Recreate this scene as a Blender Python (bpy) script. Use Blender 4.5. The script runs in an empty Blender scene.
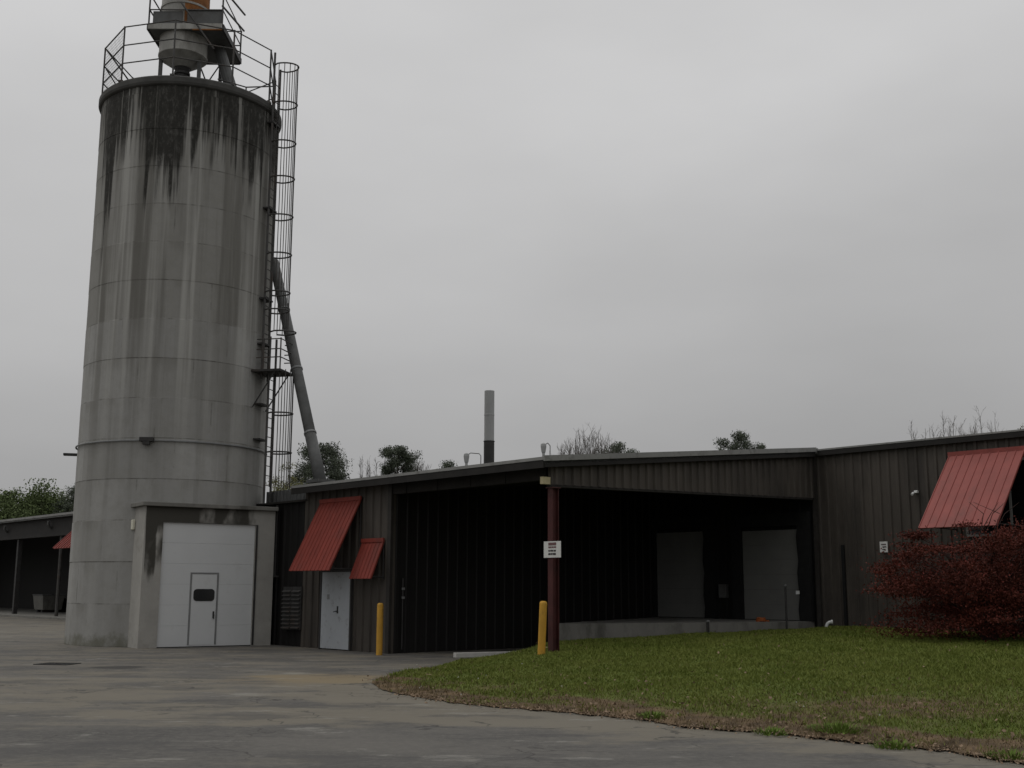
import bpy, math, random
import numpy as np
from mathutils import Vector, Matrix

random.seed(7); RNG = np.random.default_rng(7)
S = bpy.context.scene
COL = S.collection
R_ = math.radians

# ------------------------------------------------------------------ camera
EYE = 1.75; FPX = 1150.0; PITCH = math.atan(204/1150); ROLL = 0.004
_f = Vector((0, math.cos(PITCH), math.sin(PITCH)))
_u0 = Vector((0, -math.sin(PITCH), math.cos(PITCH))); _r0 = Vector((1, 0, 0))
_u = _u0*math.cos(ROLL) - _r0*math.sin(ROLL)
_r = _r0*math.cos(ROLL) + _u0*math.sin(ROLL)
CAM = Vector((0, 0, EYE))
def ray(px, py):
    return _f + _r*((px-512)/FPX) + _u*((384-py)/FPX)
def at(px, py, D):
    d = ray(px, py); return CAM + d*(D/d.y)
def gnd(px, py, z=0.0):
    d = ray(px, py); return CAM + d*((z-EYE)/d.z)
cd = bpy.data.cameras.new('camera'); cam = bpy.data.objects.new('camera', cd); COL.objects.link(cam)
cd.sensor_width = 36; cd.sensor_fit = 'HORIZONTAL'; cd.lens = 36*FPX/1024
cd.clip_start = 0.1; cd.clip_end = 6000
m = Matrix((( _r.x, _u.x, -_f.x, 0), (_r.y, _u.y, -_f.y, 0), (_r.z, _u.z, -_f.z, EYE), (0, 0, 0, 1)))
cam.matrix_world = m
S.camera = cam

# ------------------------------------------------------------------ materials
def mat(name, base=(0.5, 0.5, 0.5), rough=0.8, var=0.0, vscale=2.0, stretch=(1, 1, 1), metal=0.0,
        dirt=None, dirt_amt=0.0, dirt_scale=1.2, bump=0.0, bscale=40.0, spec=0.3, world=False):
    """Principled with two-scale noise variation, an optional stain colour and a fine bump."""
    M = bpy.data.materials.new(name); M.use_nodes = True
    nt = M.node_tree; N = nt.nodes; Lk = nt.links
    b = N['Principled BSDF']
    b.inputs['Roughness'].default_value = rough; b.inputs['Metallic'].default_value = metal
    b.inputs['Specular IOR Level'].default_value = spec
    if world:
        g = N.new('ShaderNodeNewGeometry'); co = g.outputs['Position']
    else:
        g = N.new('ShaderNodeTexCoord'); co = g.outputs['Object']
    mp = N.new('ShaderNodeMapping'); mp.inputs['Scale'].default_value = stretch; Lk.new(co, mp.inputs['Vector'])
    n = N.new('ShaderNodeTexNoise'); n.inputs['Scale'].default_value = vscale; n.inputs['Detail'].default_value = 6
    n.inputs['Roughness'].default_value = 0.65
    Lk.new(mp.outputs[0], n.inputs['Vector'])
    r = N.new('ShaderNodeValToRGB'); Lk.new(n.outputs['Fac'], r.inputs['Fac'])
    lo = [c*(1-var) for c in base]; hi = [min(1, c*(1+var)) for c in base]
    r.color_ramp.elements[0].position = 0.3; r.color_ramp.elements[1].position = 0.7
    r.color_ramp.elements[0].color = (*lo, 1); r.color_ramp.elements[1].color = (*hi, 1)
    out = r.outputs['Color']
    if dirt:
        n2 = N.new('ShaderNodeTexNoise'); n2.inputs['Scale'].default_value = dirt_scale; n2.inputs['Detail'].default_value = 8
        n2.inputs['Roughness'].default_value = 0.7
        Lk.new(mp.outputs[0], n2.inputs['Vector'])
        mr = N.new('ShaderNodeMapRange'); mr.inputs['From Min'].default_value = 0.62-0.25*dirt_amt
        mr.inputs['From Max'].default_value = 0.75-0.2*dirt_amt; mr.inputs['To Max'].default_value = min(1, dirt_amt+.25)
        Lk.new(n2.outputs['Fac'], mr.inputs['Value'])
        mx = N.new('ShaderNodeMix'); mx.data_type = 'RGBA'
        Lk.new(mr.outputs[0], mx.inputs['Factor']); Lk.new(out, mx.inputs[6]); mx.inputs[7].default_value = (*dirt, 1)
        out = mx.outputs[2]
    Lk.new(out, b.inputs['Base Color'])
    if bump > 0:
        n3 = N.new('ShaderNodeTexNoise'); n3.inputs['Scale'].default_value = bscale; n3.inputs['Detail'].default_value = 4
        Lk.new(co, n3.inputs['Vector'])
        bp = N.new('ShaderNodeBump'); bp.inputs['Strength'].default_value = bump; bp.inputs['Distance'].default_value = 0.02
        Lk.new(n3.outputs['Fac'], bp.inputs['Height']); Lk.new(bp.outputs[0], b.inputs['Normal'])
    return M

M = {}
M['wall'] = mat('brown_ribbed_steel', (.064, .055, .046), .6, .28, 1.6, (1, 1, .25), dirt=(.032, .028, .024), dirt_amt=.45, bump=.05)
M['wall_shaded'] = mat('shaded_ribbed_steel', (.0075, .0067, .006), .65, .25, 1.6, (1, 1, .25), bump=.05)  # darkened copy of the wall steel, shade put into the base colour
M['trim'] = mat('weathered_brown_trim', (.026, .023, .020), .6, .3, 2.5, dirt=(.06, .056, .05), dirt_amt=.25)
M['board'] = mat('dark_eave_board', (.015, .0135, .012), .7, .3, 2.5)
M['flue'] = mat('bright_zinc_flue', (.34, .345, .34), .6, .12, 2, (1, 1, .3), dirt=(.20, .20, .195), dirt_amt=.4)
M['trim_light'] = mat('pale_grey_flashing', (.24, .24, .23), .6, .15, 1.5, dirt=(.11, .105, .10), dirt_amt=.45, dirt_scale=3)
M['roof'] = mat('dull_steel_roof', (.12, .12, .115), .6, .2, 1.0)
M['soffit'] = mat('dark_timber_soffit', (.02, .018, .016), .9, .3, 3)
M['red'] = mat('faded_red_painted_steel', (.195, .032, .021), .6, .2, 3.0, (1, 1, .4), dirt=(.12, .035, .028), dirt_amt=.35, bump=.03)
M['red_pale'] = mat('sun_bleached_red_steel', (.235, .056, .046), .6, .14, 2.0, (1, 1, .4), dirt=(.15, .05, .042), dirt_amt=.4, bump=.03)
M['col_red'] = mat('oxide_red_steel', (.060, .017, .016), .65, .3, 3.0, dirt=(.035, .022, .02), dirt_amt=.4)
M['door_white'] = mat('white_painted_door', (.56, .57, .57), .5, .03, 1.2, dirt=(.44, .44, .43), dirt_amt=.2, dirt_scale=1.2)
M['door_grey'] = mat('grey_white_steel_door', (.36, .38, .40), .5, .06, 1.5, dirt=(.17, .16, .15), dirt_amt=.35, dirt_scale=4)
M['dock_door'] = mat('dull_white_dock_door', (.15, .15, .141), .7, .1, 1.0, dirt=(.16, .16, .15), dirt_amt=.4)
M['rubber'] = mat('black_rubber', (.010, .010, .010), .85, .3, 6)
M['dark_steel'] = mat('dark_painted_steel', (.035, .034, .033), .6, .3, 4, dirt=(.07, .045, .03), dirt_amt=.3)
M['rail'] = mat('weathered_galvanised_rail', (.065, .063, .06), .55, .3, 4, dirt=(.075, .045, .028), dirt_amt=.4)
M['galv'] = mat('galvanised_steel', (.21, .215, .215), .5, .15, 3, metal=.2, dirt=(.16, .155, .14), dirt_amt=.4)
M['galv_dull'] = mat('dull_galvanised_steel', (.105, .107, .105), .6, .2, 3, metal=.1, dirt=(.065, .06, .055), dirt_amt=.45)
M['yellow'] = mat('chipped_yellow_paint', (.50, .27, .035), .55, .15, 4, (1, 1, .5), dirt=(.18, .11, .03), dirt_amt=.4, dirt_scale=5)
M['conc'] = mat('grey_concrete', (.30, .29, .265), .9, .14, 1.0, dirt=(.16, .15, .13), dirt_amt=.4, bump=.15, bscale=25)
M['conc_dark'] = mat('dark_grey_concrete', (.17, .165, .15), .9, .2, 1.0, (1, 1, .5), dirt=(.07, .068, .058), dirt_amt=.5, bump=.15, bscale=25)  # darker grey concrete with random stain patches
M['kerb'] = mat('pale_kerb_concrete', (.46, .45, .42), .9, .12, 3, dirt=(.25, .24, .21), dirt_amt=.35, bump=.15)
M['cyc'] = mat('grey_weathered_tank', (.34, .335, .31), .7, .2, 2.0, (1, 1, .35), dirt=(.11, .10, .085), dirt_amt=.4)
M['rust'] = mat('orange_rust', (.24, .10, .032), .85, .35, 5, dirt=(.12, .05, .02), dirt_amt=.4)
M['cream'] = mat('cream_timber_end', (.50, .44, .27), .8, .1, 5)
M['white'] = mat('white_plastic', (.70, .71, .70), .5, .06, 5, dirt=(.45, .44, .4), dirt_amt=.2)
M['sign'] = mat('white_sign_board', (.62, .62, .60), .5, .05, 5)
M['ink'] = mat('sign_lettering', (.05, .048, .048), .7, .2, 20)
M['ink_red'] = mat('faded_red_lettering', (.16, .09, .09), .7, .2, 20)
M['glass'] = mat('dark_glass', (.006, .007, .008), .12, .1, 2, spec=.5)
M['lamp_glass'] = mat('pale_lamp_lens', (.72, .70, .58), .35, .05, 4)
M['orange'] = mat('orange_rope', (.30, .08, .02), .7, .2, 30)
M['bark'] = mat('grey_brown_bark', (.07, .06, .05), .95, .35, 6, (1, 1, .3), bump=.3, bscale=18)
M['twig'] = mat('grey_twig', (.105, .095, .085), .95, .2, 6)
M['twig_red'] = mat('dark_red_twig', (.045, .026, .022), .95, .2, 6)
M['soil'] = mat('dark_soil', (.04, .032, .024), .95, .3, 6)
def leaf(name, c, var=.4, sc=1.6):
    m = mat(name, c, .75, var, sc, spec=.15); return m
M['leaf_green'] = leaf('dull_green_leaves', (.095, .125, .050))
M['leaf_dark'] = leaf('dark_evergreen_needles', (.085, .10, .07))
M['leaf_pine'] = leaf('pine_needles', (.09, .105, .075))
M['leaf_spring'] = leaf('yellow_green_spring_leaves', (.17, .17, .075))
M['leaf_red'] = leaf('dark_red_maple_leaves', (.082, .0205, .0135), .6, 1.6)
M['leaf_red_bright'] = leaf('crimson_maple_leaves', (.105, .021, .0155), .4, 3)
M['weed'] = leaf('bright_green_weed', (.12, .175, .034), .3, 8)

# silo concrete: form rings, streaked black stain that hangs from the rim
def silo_mat():
    Mx = bpy.data.materials.new('stained_silo_concrete'); Mx.use_nodes = True
    nt = Mx.node_tree; N = nt.nodes; K = nt.links; b = N['Principled BSDF']
    b.inputs['Roughness'].default_value = .9; b.inputs['Specular IOR Level'].default_value = .2
    tc = N.new('ShaderNodeTexCoord'); sep = N.new('ShaderNodeSeparateXYZ'); K.new(tc.outputs['Object'], sep.inputs[0])
    def noise(scale3, sc, det=4, rough=.6, vec=None):
        mp = N.new('ShaderNodeMapping'); mp.inputs['Scale'].default_value = scale3
        K.new(vec or tc.outputs['Object'], mp.inputs['Vector'])
        n = N.new('ShaderNodeTexNoise'); n.inputs['Scale'].default_value = sc; n.inputs['Detail'].default_value = det
        n.inputs['Roughness'].default_value = rough
        K.new(mp.outputs[0], n.inputs['Vector']); return n.outputs['Fac']
    def math_(op, a, b_=None, c_=None):
        n = N.new('ShaderNodeMath'); n.operation = op
        for i, v in enumerate((a, b_, c_)):
            if v is None: continue
            if isinstance(v, (int, float)): n.inputs[i].default_value = v
            else: K.new(v, n.inputs[i])
        return n.outputs[0]
    def mix(fac, a, b_, blend='MIX'):
        n = N.new('ShaderNodeMix'); n.data_type = 'RGBA'; n.blend_type = blend
        if isinstance(fac, (int, float)): n.inputs['Factor'].default_value = fac
        else: K.new(fac, n.inputs['Factor'])
        for i, v in ((6, a), (7, b_)):
            if isinstance(v, tuple): n.inputs[i].default_value = (*v, 1)
            else: K.new(v, n.inputs[i])
        return n.outputs[2]
    def rng(v, a, b_, c=0., d=1., smooth=True):
        n = N.new('ShaderNodeMapRange'); n.interpolation_type = 'SMOOTHSTEP' if smooth else 'LINEAR'
        K.new(v, n.inputs['Value'])
        for k, x in zip(('From Min', 'From Max', 'To Min', 'To Max'), (a, b_, c, d)): n.inputs[k].default_value = x
        return n.outputs[0]
    z = sep.outputs['Z']
    ring = math_('FLOOR', math_('DIVIDE', z, 1.2375))
    cmb = N.new('ShaderNodeCombineXYZ'); K.new(sep.outputs['X'], cmb.inputs[0]); K.new(sep.outputs['Y'], cmb.inputs[1])
    K.new(math_('MULTIPLY', ring, 5.37), cmb.inputs[2])
    ringn = noise((1, 1, 1), .55, 2, .5, cmb.outputs[0])              # each pour its own tone
    base = mix(rng(ringn, .3, .7), (.300, .298, .286), (.375, .373, .360))
    ang = math_('ARCTAN2', sep.outputs['X'], math_('MULTIPLY', sep.outputs['Y'], -1.0))
    sect = math_('FLOOR', math_('ADD', math_('MULTIPLY', ang, 1.75), math_('MULTIPLY', ring, .37)))
    wn = N.new('ShaderNodeTexWhiteNoise'); wn.noise_dimensions = '2D'; cv = N.new('ShaderNodeCombineXYZ')
    K.new(sect, cv.inputs[0]); K.new(ring, cv.inputs[1]); K.new(cv.outputs[0], wn.inputs['Vector'])
    base = mix(rng(wn.outputs['Value'], 0, 1, 0, .38, False), base, (.175, .170, .152))
    upd = rng(z, 9.84, 9.94, .06, .48); base = mix(upd, base, (.205, .198, .176))
    fr = math_('FRACT', math_('DIVIDE', z, 1.2375)); jd = math_('MINIMUM', fr, math_('SUBTRACT', 1.0, fr))
    jn = noise((1, 1, .6), 1.6, 5, .7)
    joint = math_('MULTIPLY', rng(jd, .004, .022, 1, 0), rng(jn, .42, .62, .15, .8))
    fa = math_('FRACT', math_('ADD', math_('MULTIPLY', ang, 1.75), math_('MULTIPLY', ring, .37))); ja = math_('MINIMUM', fa, math_('SUBTRACT', 1.0, fa))
    vj = math_('MULTIPLY', rng(ja, .003, .022, 1, 0), rng(jn, .48, .66, 0, .6))
    base = mix(math_('MAXIMUM', joint, vj), base, (.085, .082, .072))
    soak = math_('MULTIPLY', rng(fr, .55, 1.0, 0, 1), rng(noise((1, 1, .3), 1.3, 5, .65), .46, .64, 0, .45))
    base = mix(soak, base, (.155, .150, .132))
    mott = noise((1, 1, 1), 3.0, 8, .7)
    base = mix(rng(mott, .35, .75, 0, .35), base, (.20, .195, .17))
    pale = noise((1, 1, .02), 2.2, 3, .5)                             # pale washed stripes
    base = mix(math_('MULTIPLY', rng(pale, .50, .64, 0, .8), rng(z, 4.5, 10.5, .12, 1)), base, (.40, .395, .37))
    grey = noise((1, 1, .035), 1.5, 5, .6)                            # soft grey run-off
    g_amt = math_('ADD', rng(z, 2.0, 9.0, .10, .45), rng(z, 9.85, 9.95, 0, .28))
    base = mix(math_('MULTIPLY', rng(grey, .46, .60), g_amt), base, (.125, .120, .106))
    # black growth hanging from the rim
    s1 = noise((1, 1, .022), 1.25, 3, .6); s2 = noise((1, 1, .03), 5.2, 4, .6)
    s = math_('ADD', math_('MULTIPLY', s1, .60), math_('MULTIPLY', s2, .40))
    thr = N.new('ShaderNodeValToRGB'); K.new(math_('DIVIDE', z, 18.0), thr.inputs['Fac'])
    cr = thr.color_ramp; cr.interpolation = 'EASE'
    cr.elements[0].position = .50; cr.elements[0].color = (.80,)*3+(1,)
    cr.elements[1].position = 1.0; cr.elements[1].color = (.34,)*3+(1,)
    for p, v in ((.70, .63), (.80, .548), (.86, .475), (.90, .43), (.95, .39)):
        e = cr.elements.new(p); e.color = (v, v, v, 1)
    dlt = math_('SUBTRACT', s, thr.outputs['Color'])
    black = rng(dlt, -.02, .07)
    clean = rng(noise((1, 1, .004), 3.4, 3, .6), .57, .63, 0, .7)
    black = math_('MULTIPLY', black, math_('SUBTRACT', 1.0, clean))
    grit = noise((1, 1, .5), 9, 6, .7); black = math_('MULTIPLY', black, rng(grit, .25, .55, .72, 1))
    base = mix(math_('MULTIPLY', black, .95), base, (.022, .021, .018))
    # damp green-brown foot
    ft = math_('ADD', rng(z, 0, .9, .75, 0), math_('MULTIPLY', math_('SUBTRACT', mott, .5), .9))
    base = mix(rng(ft, .45, .8, 0, .6), base, (.10, .098, .062))
    K.new(base, b.inputs['Base Color'])
    bp = N.new('ShaderNodeBump'); bp.inputs['Strength'].default_value = .25; bp.inputs['Distance'].default_value = .02
    K.new(noise((1, 1, 1), 22, 6), bp.inputs['Height']); K.new(bp.outputs[0], b.inputs['Normal'])
    return Mx
M['silo'] = silo_mat()

def portal_mat():
    Mx = mat('stained_portal_concrete', (.33, .32, .295), .9, .12, 1.3, dirt=(.2, .19, .165), dirt_amt=.35, bump=.2, bscale=22)
    nt = Mx.node_tree; N = nt.nodes; K = nt.links; b = N['Principled BSDF']
    src = b.inputs['Base Color'].links[0].from_socket
    tc = N.new('ShaderNodeTexCoord'); at_ = N.new('ShaderNodeAttribute'); at_.attribute_name = 'stain'
    mp = N.new('ShaderNodeMapping'); mp.inputs['Scale'].default_value = (1, 1, .45); K.new(tc.outputs['Object'], mp.inputs[0])
    n = N.new('ShaderNodeTexNoise'); n.inputs['Scale'].default_value = 1.7; n.inputs['Detail'].default_value = 5; K.new(mp.outputs[0], n.inputs['Vector'])
    a = N.new('ShaderNodeMath'); a.operation = 'ADD'; K.new(at_.outputs['Fac'], a.inputs[0]); K.new(n.outputs['Fac'], a.inputs[1])
    mr = N.new('ShaderNodeMapRange'); mr.interpolation_type = 'SMOOTHSTEP'; mr.inputs['From Min'].default_value = .93; mr.inputs['From Max'].default_value = 1.16
    K.new(a.outputs[0], mr.inputs['Value'])
    mx = N.new('ShaderNodeMix'); mx.data_type = 'RGBA'; K.new(mr.outputs[0], mx.inputs['Factor'])
    K.new(src, mx.inputs[6]); mx.inputs[7].default_value = (.055, .052, .044, 1)
    K.new(mx.outputs[2], b.inputs['Base Color'])
    return Mx
M['portal'] = portal_mat()

def ground_mat():
    Mx = bpy.data.materials.new('worn_asphalt_yard'); Mx.use_nodes = True
    nt = Mx.node_tree; N = nt.nodes; K = nt.links; b = N['Principled BSDF']
    b.inputs['Roughness'].default_value = .85; b.inputs['Specular IOR Level'].default_value = .25
    g = N.new('ShaderNodeNewGeometry')
    def noise(s3, sc, det=6, rough=.62):
        mp = N.new('ShaderNodeMapping'); mp.inputs['Scale'].default_value = s3; K.new(g.outputs['Position'], mp.inputs[0])
        n = N.new('ShaderNodeTexNoise'); n.inputs['Scale'].default_value = sc; n.inputs['Detail'].default_value = det; n.inputs['Roughness'].default_value = rough
        K.new(mp.outputs[0], n.inputs['Vector']); return n.outputs['Fac']
    def rng(v, a, b_, c=0., d=1.):
        n = N.new('ShaderNodeMapRange'); n.interpolation_type = 'SMOOTHSTEP'; K.new(v, n.inputs['Value'])
        for k, x in zip(('From Min', 'From Max', 'To Min', 'To Max'), (a, b_, c, d)): n.inputs[k].default_value = x
        return n.outputs[0]
    def mix(fac, a, b_):
        n = N.new('ShaderNodeMix'); n.data_type = 'RGBA'; K.new(fac, n.inputs['Factor'])
        for i, v in ((6, a), (7, b_)):
            if isinstance(v, tuple): n.inputs[i].default_value = (*v, 1)
            else: K.new(v, n.inputs[i])
        return n.outputs[2]
    def add(a, b_, op='ADD'):
        n = N.new('ShaderNodeMath'); n.operation = op
        for i, v in enumerate((a, b_)):
            if isinstance(v, (int, float)): n.inputs[i].default_value = v
            else: K.new(v, n.inputs[i])
        return n.outputs[0]
    def attr(nm):
        a = N.new('ShaderNodeAttribute'); a.attribute_name = nm; return a.outputs['Fac']
    c = mix(rng(noise((.6, 1, 1), .5, 8, .7), .38, .62), (.070, .067, .063), (.108, .102, .093))
    c = mix(rng(noise((1, 1, 1), 9, 8, .8), .42, .66, 0, .55), c, (.145, .138, .122))
    sand = add(attr('sand'), add(add(noise((.55, 1.0, 1), 1.0, 12, .74), .5, 'SUBTRACT'), 2.1, 'MULTIPLY'))
    c = mix(rng(sand, .36, .72, 0, .75), c, (.165, .148, .115))
    tan = add(attr('tan'), add(add(noise((.6, 1, 1), 1.3, 10, .7), .5, 'SUBTRACT'), 1.5, 'MULTIPLY'))
    c = mix(rng(tan, .35, .8, 0, .85), c, (.195, .155, .095))
    pale = rng(noise((.42, 1.0, 1), 1.25, 12, .76), .575, .62, 0, .62)
    c = mix(pale, c, (.225, .218, .195))
    dk = rng(noise((.45, 1.0, 1), .75, 11, .72), .535, .60, 0, .55)
    c = mix(dk, c, (.058, .056, .055))
    # cracks: warped cell edges, dark in the gap
    wv = N.new('ShaderNodeTexNoise'); wv.inputs['Scale'].default_value = 1.3; wv.inputs['Detail'].default_value = 6; K.new(g.outputs['Position'], wv.inputs['Vector'])
    sc = N.new('ShaderNodeVectorMath'); sc.operation = 'SCALE'; sc.inputs['Scale'].default_value = 1.6; K.new(wv.outputs['Color'], sc.inputs[0])
    ad = N.new('ShaderNodeVectorMath'); K.new(g.outputs['Position'], ad.inputs[0]); K.new(sc.outputs[0], ad.inputs[1])
    vo = N.new('ShaderNodeTexVoronoi'); vo.feature = 'DISTANCE_TO_EDGE'; vo.inputs['Scale'].default_value = .38; K.new(ad.outputs[0], vo.inputs['Vector'])
    ck = add(rng(vo.outputs['Distance'], .003, .012, 1, 0), rng(noise((1, 1, 1), .6, 3), .42, .6, 0, .8), 'MULTIPLY')
    c = mix(ck, c, (.038, .036, .033))
    dkp = add(attr('dark'), add(noise((.6, 1.5, 1), 1.6, 5), .5, 'SUBTRACT'))
    c = mix(rng(dkp, .45, .7, 0, .85), c, (.035, .034, .032))
    K.new(c, b.inputs['Base Color'])
    bp = N.new('ShaderNodeBump'); bp.inputs['Strength'].default_value = .35; bp.inputs['Distance'].default_value = .015
    K.new(noise((1, 1, 1), 30, 5, .7), bp.inputs['Height']); K.new(bp.outputs[0], b.inputs['Normal'])
    return Mx
M['ground'] = ground_mat()

def lawn_mat():
    Mx = bpy.data.materials.new('lawn_soil_and_thatch'); Mx.use_nodes = True
    nt = Mx.node_tree; N = nt.nodes; K = nt.links; b = N['Principled BSDF']
    b.inputs['Roughness'].default_value = .95; b.inputs['Specular IOR Level'].default_value = .1
    g = N.new('ShaderNodeNewGeometry'); a = N.new('ShaderNodeAttribute'); a.attribute_name = 'dry'
    def noise(sc, det=6):
        n = N.new('ShaderNodeTexNoise'); n.inputs['Scale'].default_value = sc; n.inputs['Detail'].default_value = det
        K.new(g.outputs['Position'], n.inputs['Vector']); return n.outputs['Fac']
    r = N.new('ShaderNodeValToRGB'); K.new(noise(3.0, 8), r.inputs['Fac'])
    r.color_ramp.elements[0].position = .3; r.color_ramp.elements[1].position = .7
    r.color_ramp.elements[0].color = (.068, .095, .020, 1); r.color_ramp.elements[1].color = (.11, .13, .034, 1)
    r2 = N.new('ShaderNodeValToRGB'); K.new(noise(2.2, 8), r2.inputs['Fac'])
    r2.color_ramp.elements[0].position = .35; r2.color_ramp.elements[1].position = .68
    r2.color_ramp.elements[0].color = (.065, .048, .032, 1); r2.color_ramp.elements[1].color = (.15, .105, .062, 1)
    s = N.new('ShaderNodeMath'); s.operation = 'ADD'; K.new(a.outputs['Fac'], s.inputs[0])
    t = N.new('ShaderNodeMath'); t.operation = 'SUBTRACT'; K.new(noise(1.3, 6), t.inputs[0]); t.inputs[1].default_value = .5
    K.new(t.outputs[0], s.inputs[1])
    mr = N.new('ShaderNodeMapRange'); mr.inputs['From Min'].default_value = .35; mr.inputs['From Max'].default_value = .7; K.new(s.outputs[0], mr.inputs['Value'])
    mx = N.new('ShaderNodeMix'); mx.data_type = 'RGBA'; K.new(mr.outputs[0], mx.inputs['Factor']); K.new(r.outputs[0], mx.inputs[6]); K.new(r2.outputs[0], mx.inputs[7])
    K.new(mx.outputs[2], b.inputs['Base Color'])
    return Mx
M['lawn'] = lawn_mat()
def grass_mat(name, lo, hi, sc):
    Mx = mat(name, (.05, .07, .02), .7, 0, sc, spec=.15, world=True)
    r = [n for n in Mx.node_tree.nodes if n.type == 'VALTORGB'][0]
    r.color_ramp.elements[0].color = (*lo, 1); r.color_ramp.elements[1].color = (*hi, 1)
    return Mx
M['grass'] = grass_mat('mown_grass', (.102, .132, .022), (.158, .178, .040), .8)
M['straw'] = grass_mat('dry_grass', (.10, .075, .04), (.21, .16, .085), 6)

# ------------------------------------------------------------------ mesh builder
class MB:
    def __init__(s): s.v = []; s.f = []
    def face(s, pts):
        i = len(s.v); s.v += [tuple(p) for p in pts]; s.f.append(tuple(range(i, i+len(pts)))); return s
    def prism(s, bot, top):
        n = len(bot); i = len(s.v); s.v += [tuple(p) for p in bot]+[tuple(p) for p in top]
        s.f.append(tuple(i+k for k in reversed(range(n)))); s.f.append(tuple(i+n+k for k in range(n)))
        for k in range(n):
            k2 = (k+1) % n; s.f.append((i+k, i+k2, i+n+k2, i+n+k))
        return s
    def box(s, o, a, b, c):
        """box from corner o with edge vectors a, b, c"""
        o, a, b, c = map(Vector, (o, a, b, c))
        if a.cross(b).dot(c) < 0: a, b = b, a
        return s.prism([o, o+a, o+a+b, o+b], [o+c, o+a+c, o+a+b+c, o+b+c])
    def cbox(s, ctr, sx, sy, sz, ax=(1, 0, 0), ay=(0, 1, 0), az=(0, 0, 1)):
        ax, ay, az = Vector(ax)*sx, Vector(ay)*sy, Vector(az)*sz
        return s.box(Vector(ctr)-(ax+ay+az)/2, ax, ay, az)
    def tube(s, pts, r, n=8, cap=True):
        pts = [Vector(p) for p in pts]; rs = r if isinstance(r, (list, tuple)) else [r]*len(pts)
        i0 = len(s.v); ref = None
        for k, p in enumerate(pts):
            t = (pts[min(k+1, len(pts)-1)]-pts[max(k-1, 0)]).normalized()
            if ref is None: ref = Vector((0, 0, 1)) if abs(t.z) < .9 else Vector((1, 0, 0))
            a = (ref - t*ref.dot(t))
            if a.length < 1e-5: a = t.orthogonal()
            a.normalize(); b = t.cross(a); ref = a
            for j in range(n):
                w = 2*math.pi*j/n; s.v.append(tuple(p+(a*math.cos(w)+b*math.sin(w))*rs[k]))
        for k in range(len(pts)-1):
            for j in range(n):
                j2 = (j+1) % n; s.f.append((i0+k*n+j, i0+k*n+j2, i0+(k+1)*n+j2, i0+(k+1)*n+j))
        if cap:
            s.f.append(tuple(i0+j for j in reversed(range(n)))); e = i0+(len(pts)-1)*n; s.f.append(tuple(e+j for j in range(n)))
        return s
    def loop(s, pts, r, n=6):
        return s.tube(list(pts)+[pts[0]], r, n, cap=False)
    def lathe(s, ctr, prof, n=48, cap=True):
        i0 = len(s.v); cx, cy = ctr[0], ctr[1]
        for (r, z) in prof:
            for j in range(n):
                w = 2*math.pi*j/n; s.v.append((cx+r*math.cos(w), cy+r*math.sin(w), z))
        for k in range(len(prof)-1):
            for j in range(n):
                j2 = (j+1) % n; s.f.append((i0+k*n+j, i0+k*n+j2, i0+(k+1)*n+j2, i0+(k+1)*n+j))
        if cap:
            s.f.append(tuple(i0+j for j in reversed(range(n)))); e = i0+(len(prof)-1)*n; s.f.append(tuple(e+j for j in range(n)))
        return s
    def build(s, name, mt, parent=None, smooth=False, origin=None, bevel=0.0):
        root = parent
        while root is not None and root.parent is not None: root = root.parent
        o = Vector(root.location) if root is not None else Vector(origin or (0, 0, 0))
        me = bpy.data.meshes.new(name)
        me.from_pydata([tuple(Vector(p)-o) for p in s.v], [], s.f); me.update()
        me.materials.append(mt)
        if smooth:
            for p in me.polygons: p.use_smooth = True
        ob = bpy.data.objects.new(name, me); COL.objects.link(ob)
        if parent is not None: ob.parent = parent
        else: ob.location = o
        if bevel > 0:
            bv = ob.modifiers.new('bevel', 'BEVEL'); bv.width = bevel; bv.segments = 2; bv.limit_method = 'ANGLE'
        return ob

def fast_mesh(name, V, F, mt, parent=None, origin=(0, 0, 0)):
    """V (n,3), F (m,k) numpy arrays, all faces with k corners"""
    root = parent
    while root is not None and root.parent is not None: root = root.parent
    o = np.array(root.location) if root is not None else np.array(origin)
    V = V - o
    me = bpy.data.meshes.new(name); k = F.shape[1]
    me.vertices.add(len(V)); me.vertices.foreach_set('co', V.astype(np.float32).ravel())
    me.loops.add(F.size); me.loops.foreach_set('vertex_index', F.astype(np.int32).ravel())
    me.polygons.add(len(F)); me.polygons.foreach_set('loop_start', np.arange(0, F.size, k, dtype=np.int32))
    me.polygons.foreach_set('loop_total', np.full(len(F), k, dtype=np.int32))
    me.update(calc_edges=True); me.validate(); me.materials.append(mt)
    ob = bpy.data.objects.new(name, me); COL.objects.link(ob)
    if parent is not None: ob.parent = parent
    else: ob.location = tuple(o)
    return ob

def tag(o, label, cat, group=None):
    o['label'] = label; o['category'] = cat
    if group: o['group'] = group
    return o
def thing(name, loc, label, cat, group=None):
    o = bpy.data.objects.new(name, None); COL.objects.link(o); o.location = loc
    o.empty_display_size = .3
    return tag(o, label, cat, group)

def quads(P, size, up=0.0, aspect=1.0):
    """random small leaf quads (folded diamonds) at points P"""
    n = len(P); size = np.broadcast_to(size, (n,))
    a = RNG.normal(size=(n, 3)); a[:, 2] *= (1-up); a /= np.linalg.norm(a, axis=1)[:, None]
    b = RNG.normal(size=(n, 3)); b[:, 2] *= (1-up); b -= a*(a*b).sum(1)[:, None]; b /= np.linalg.norm(b, axis=1)[:, None]
    a = a*size[:, None]*.5; b = b*(size*aspect)[:, None]*.5
    V = np.stack([P-a, P-b*.9+a*.1, P+a, P+b*.9+a*.1], 1).reshape(-1, 3)
    F = np.arange(4*n).reshape(n, 4)
    return V, F

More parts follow.
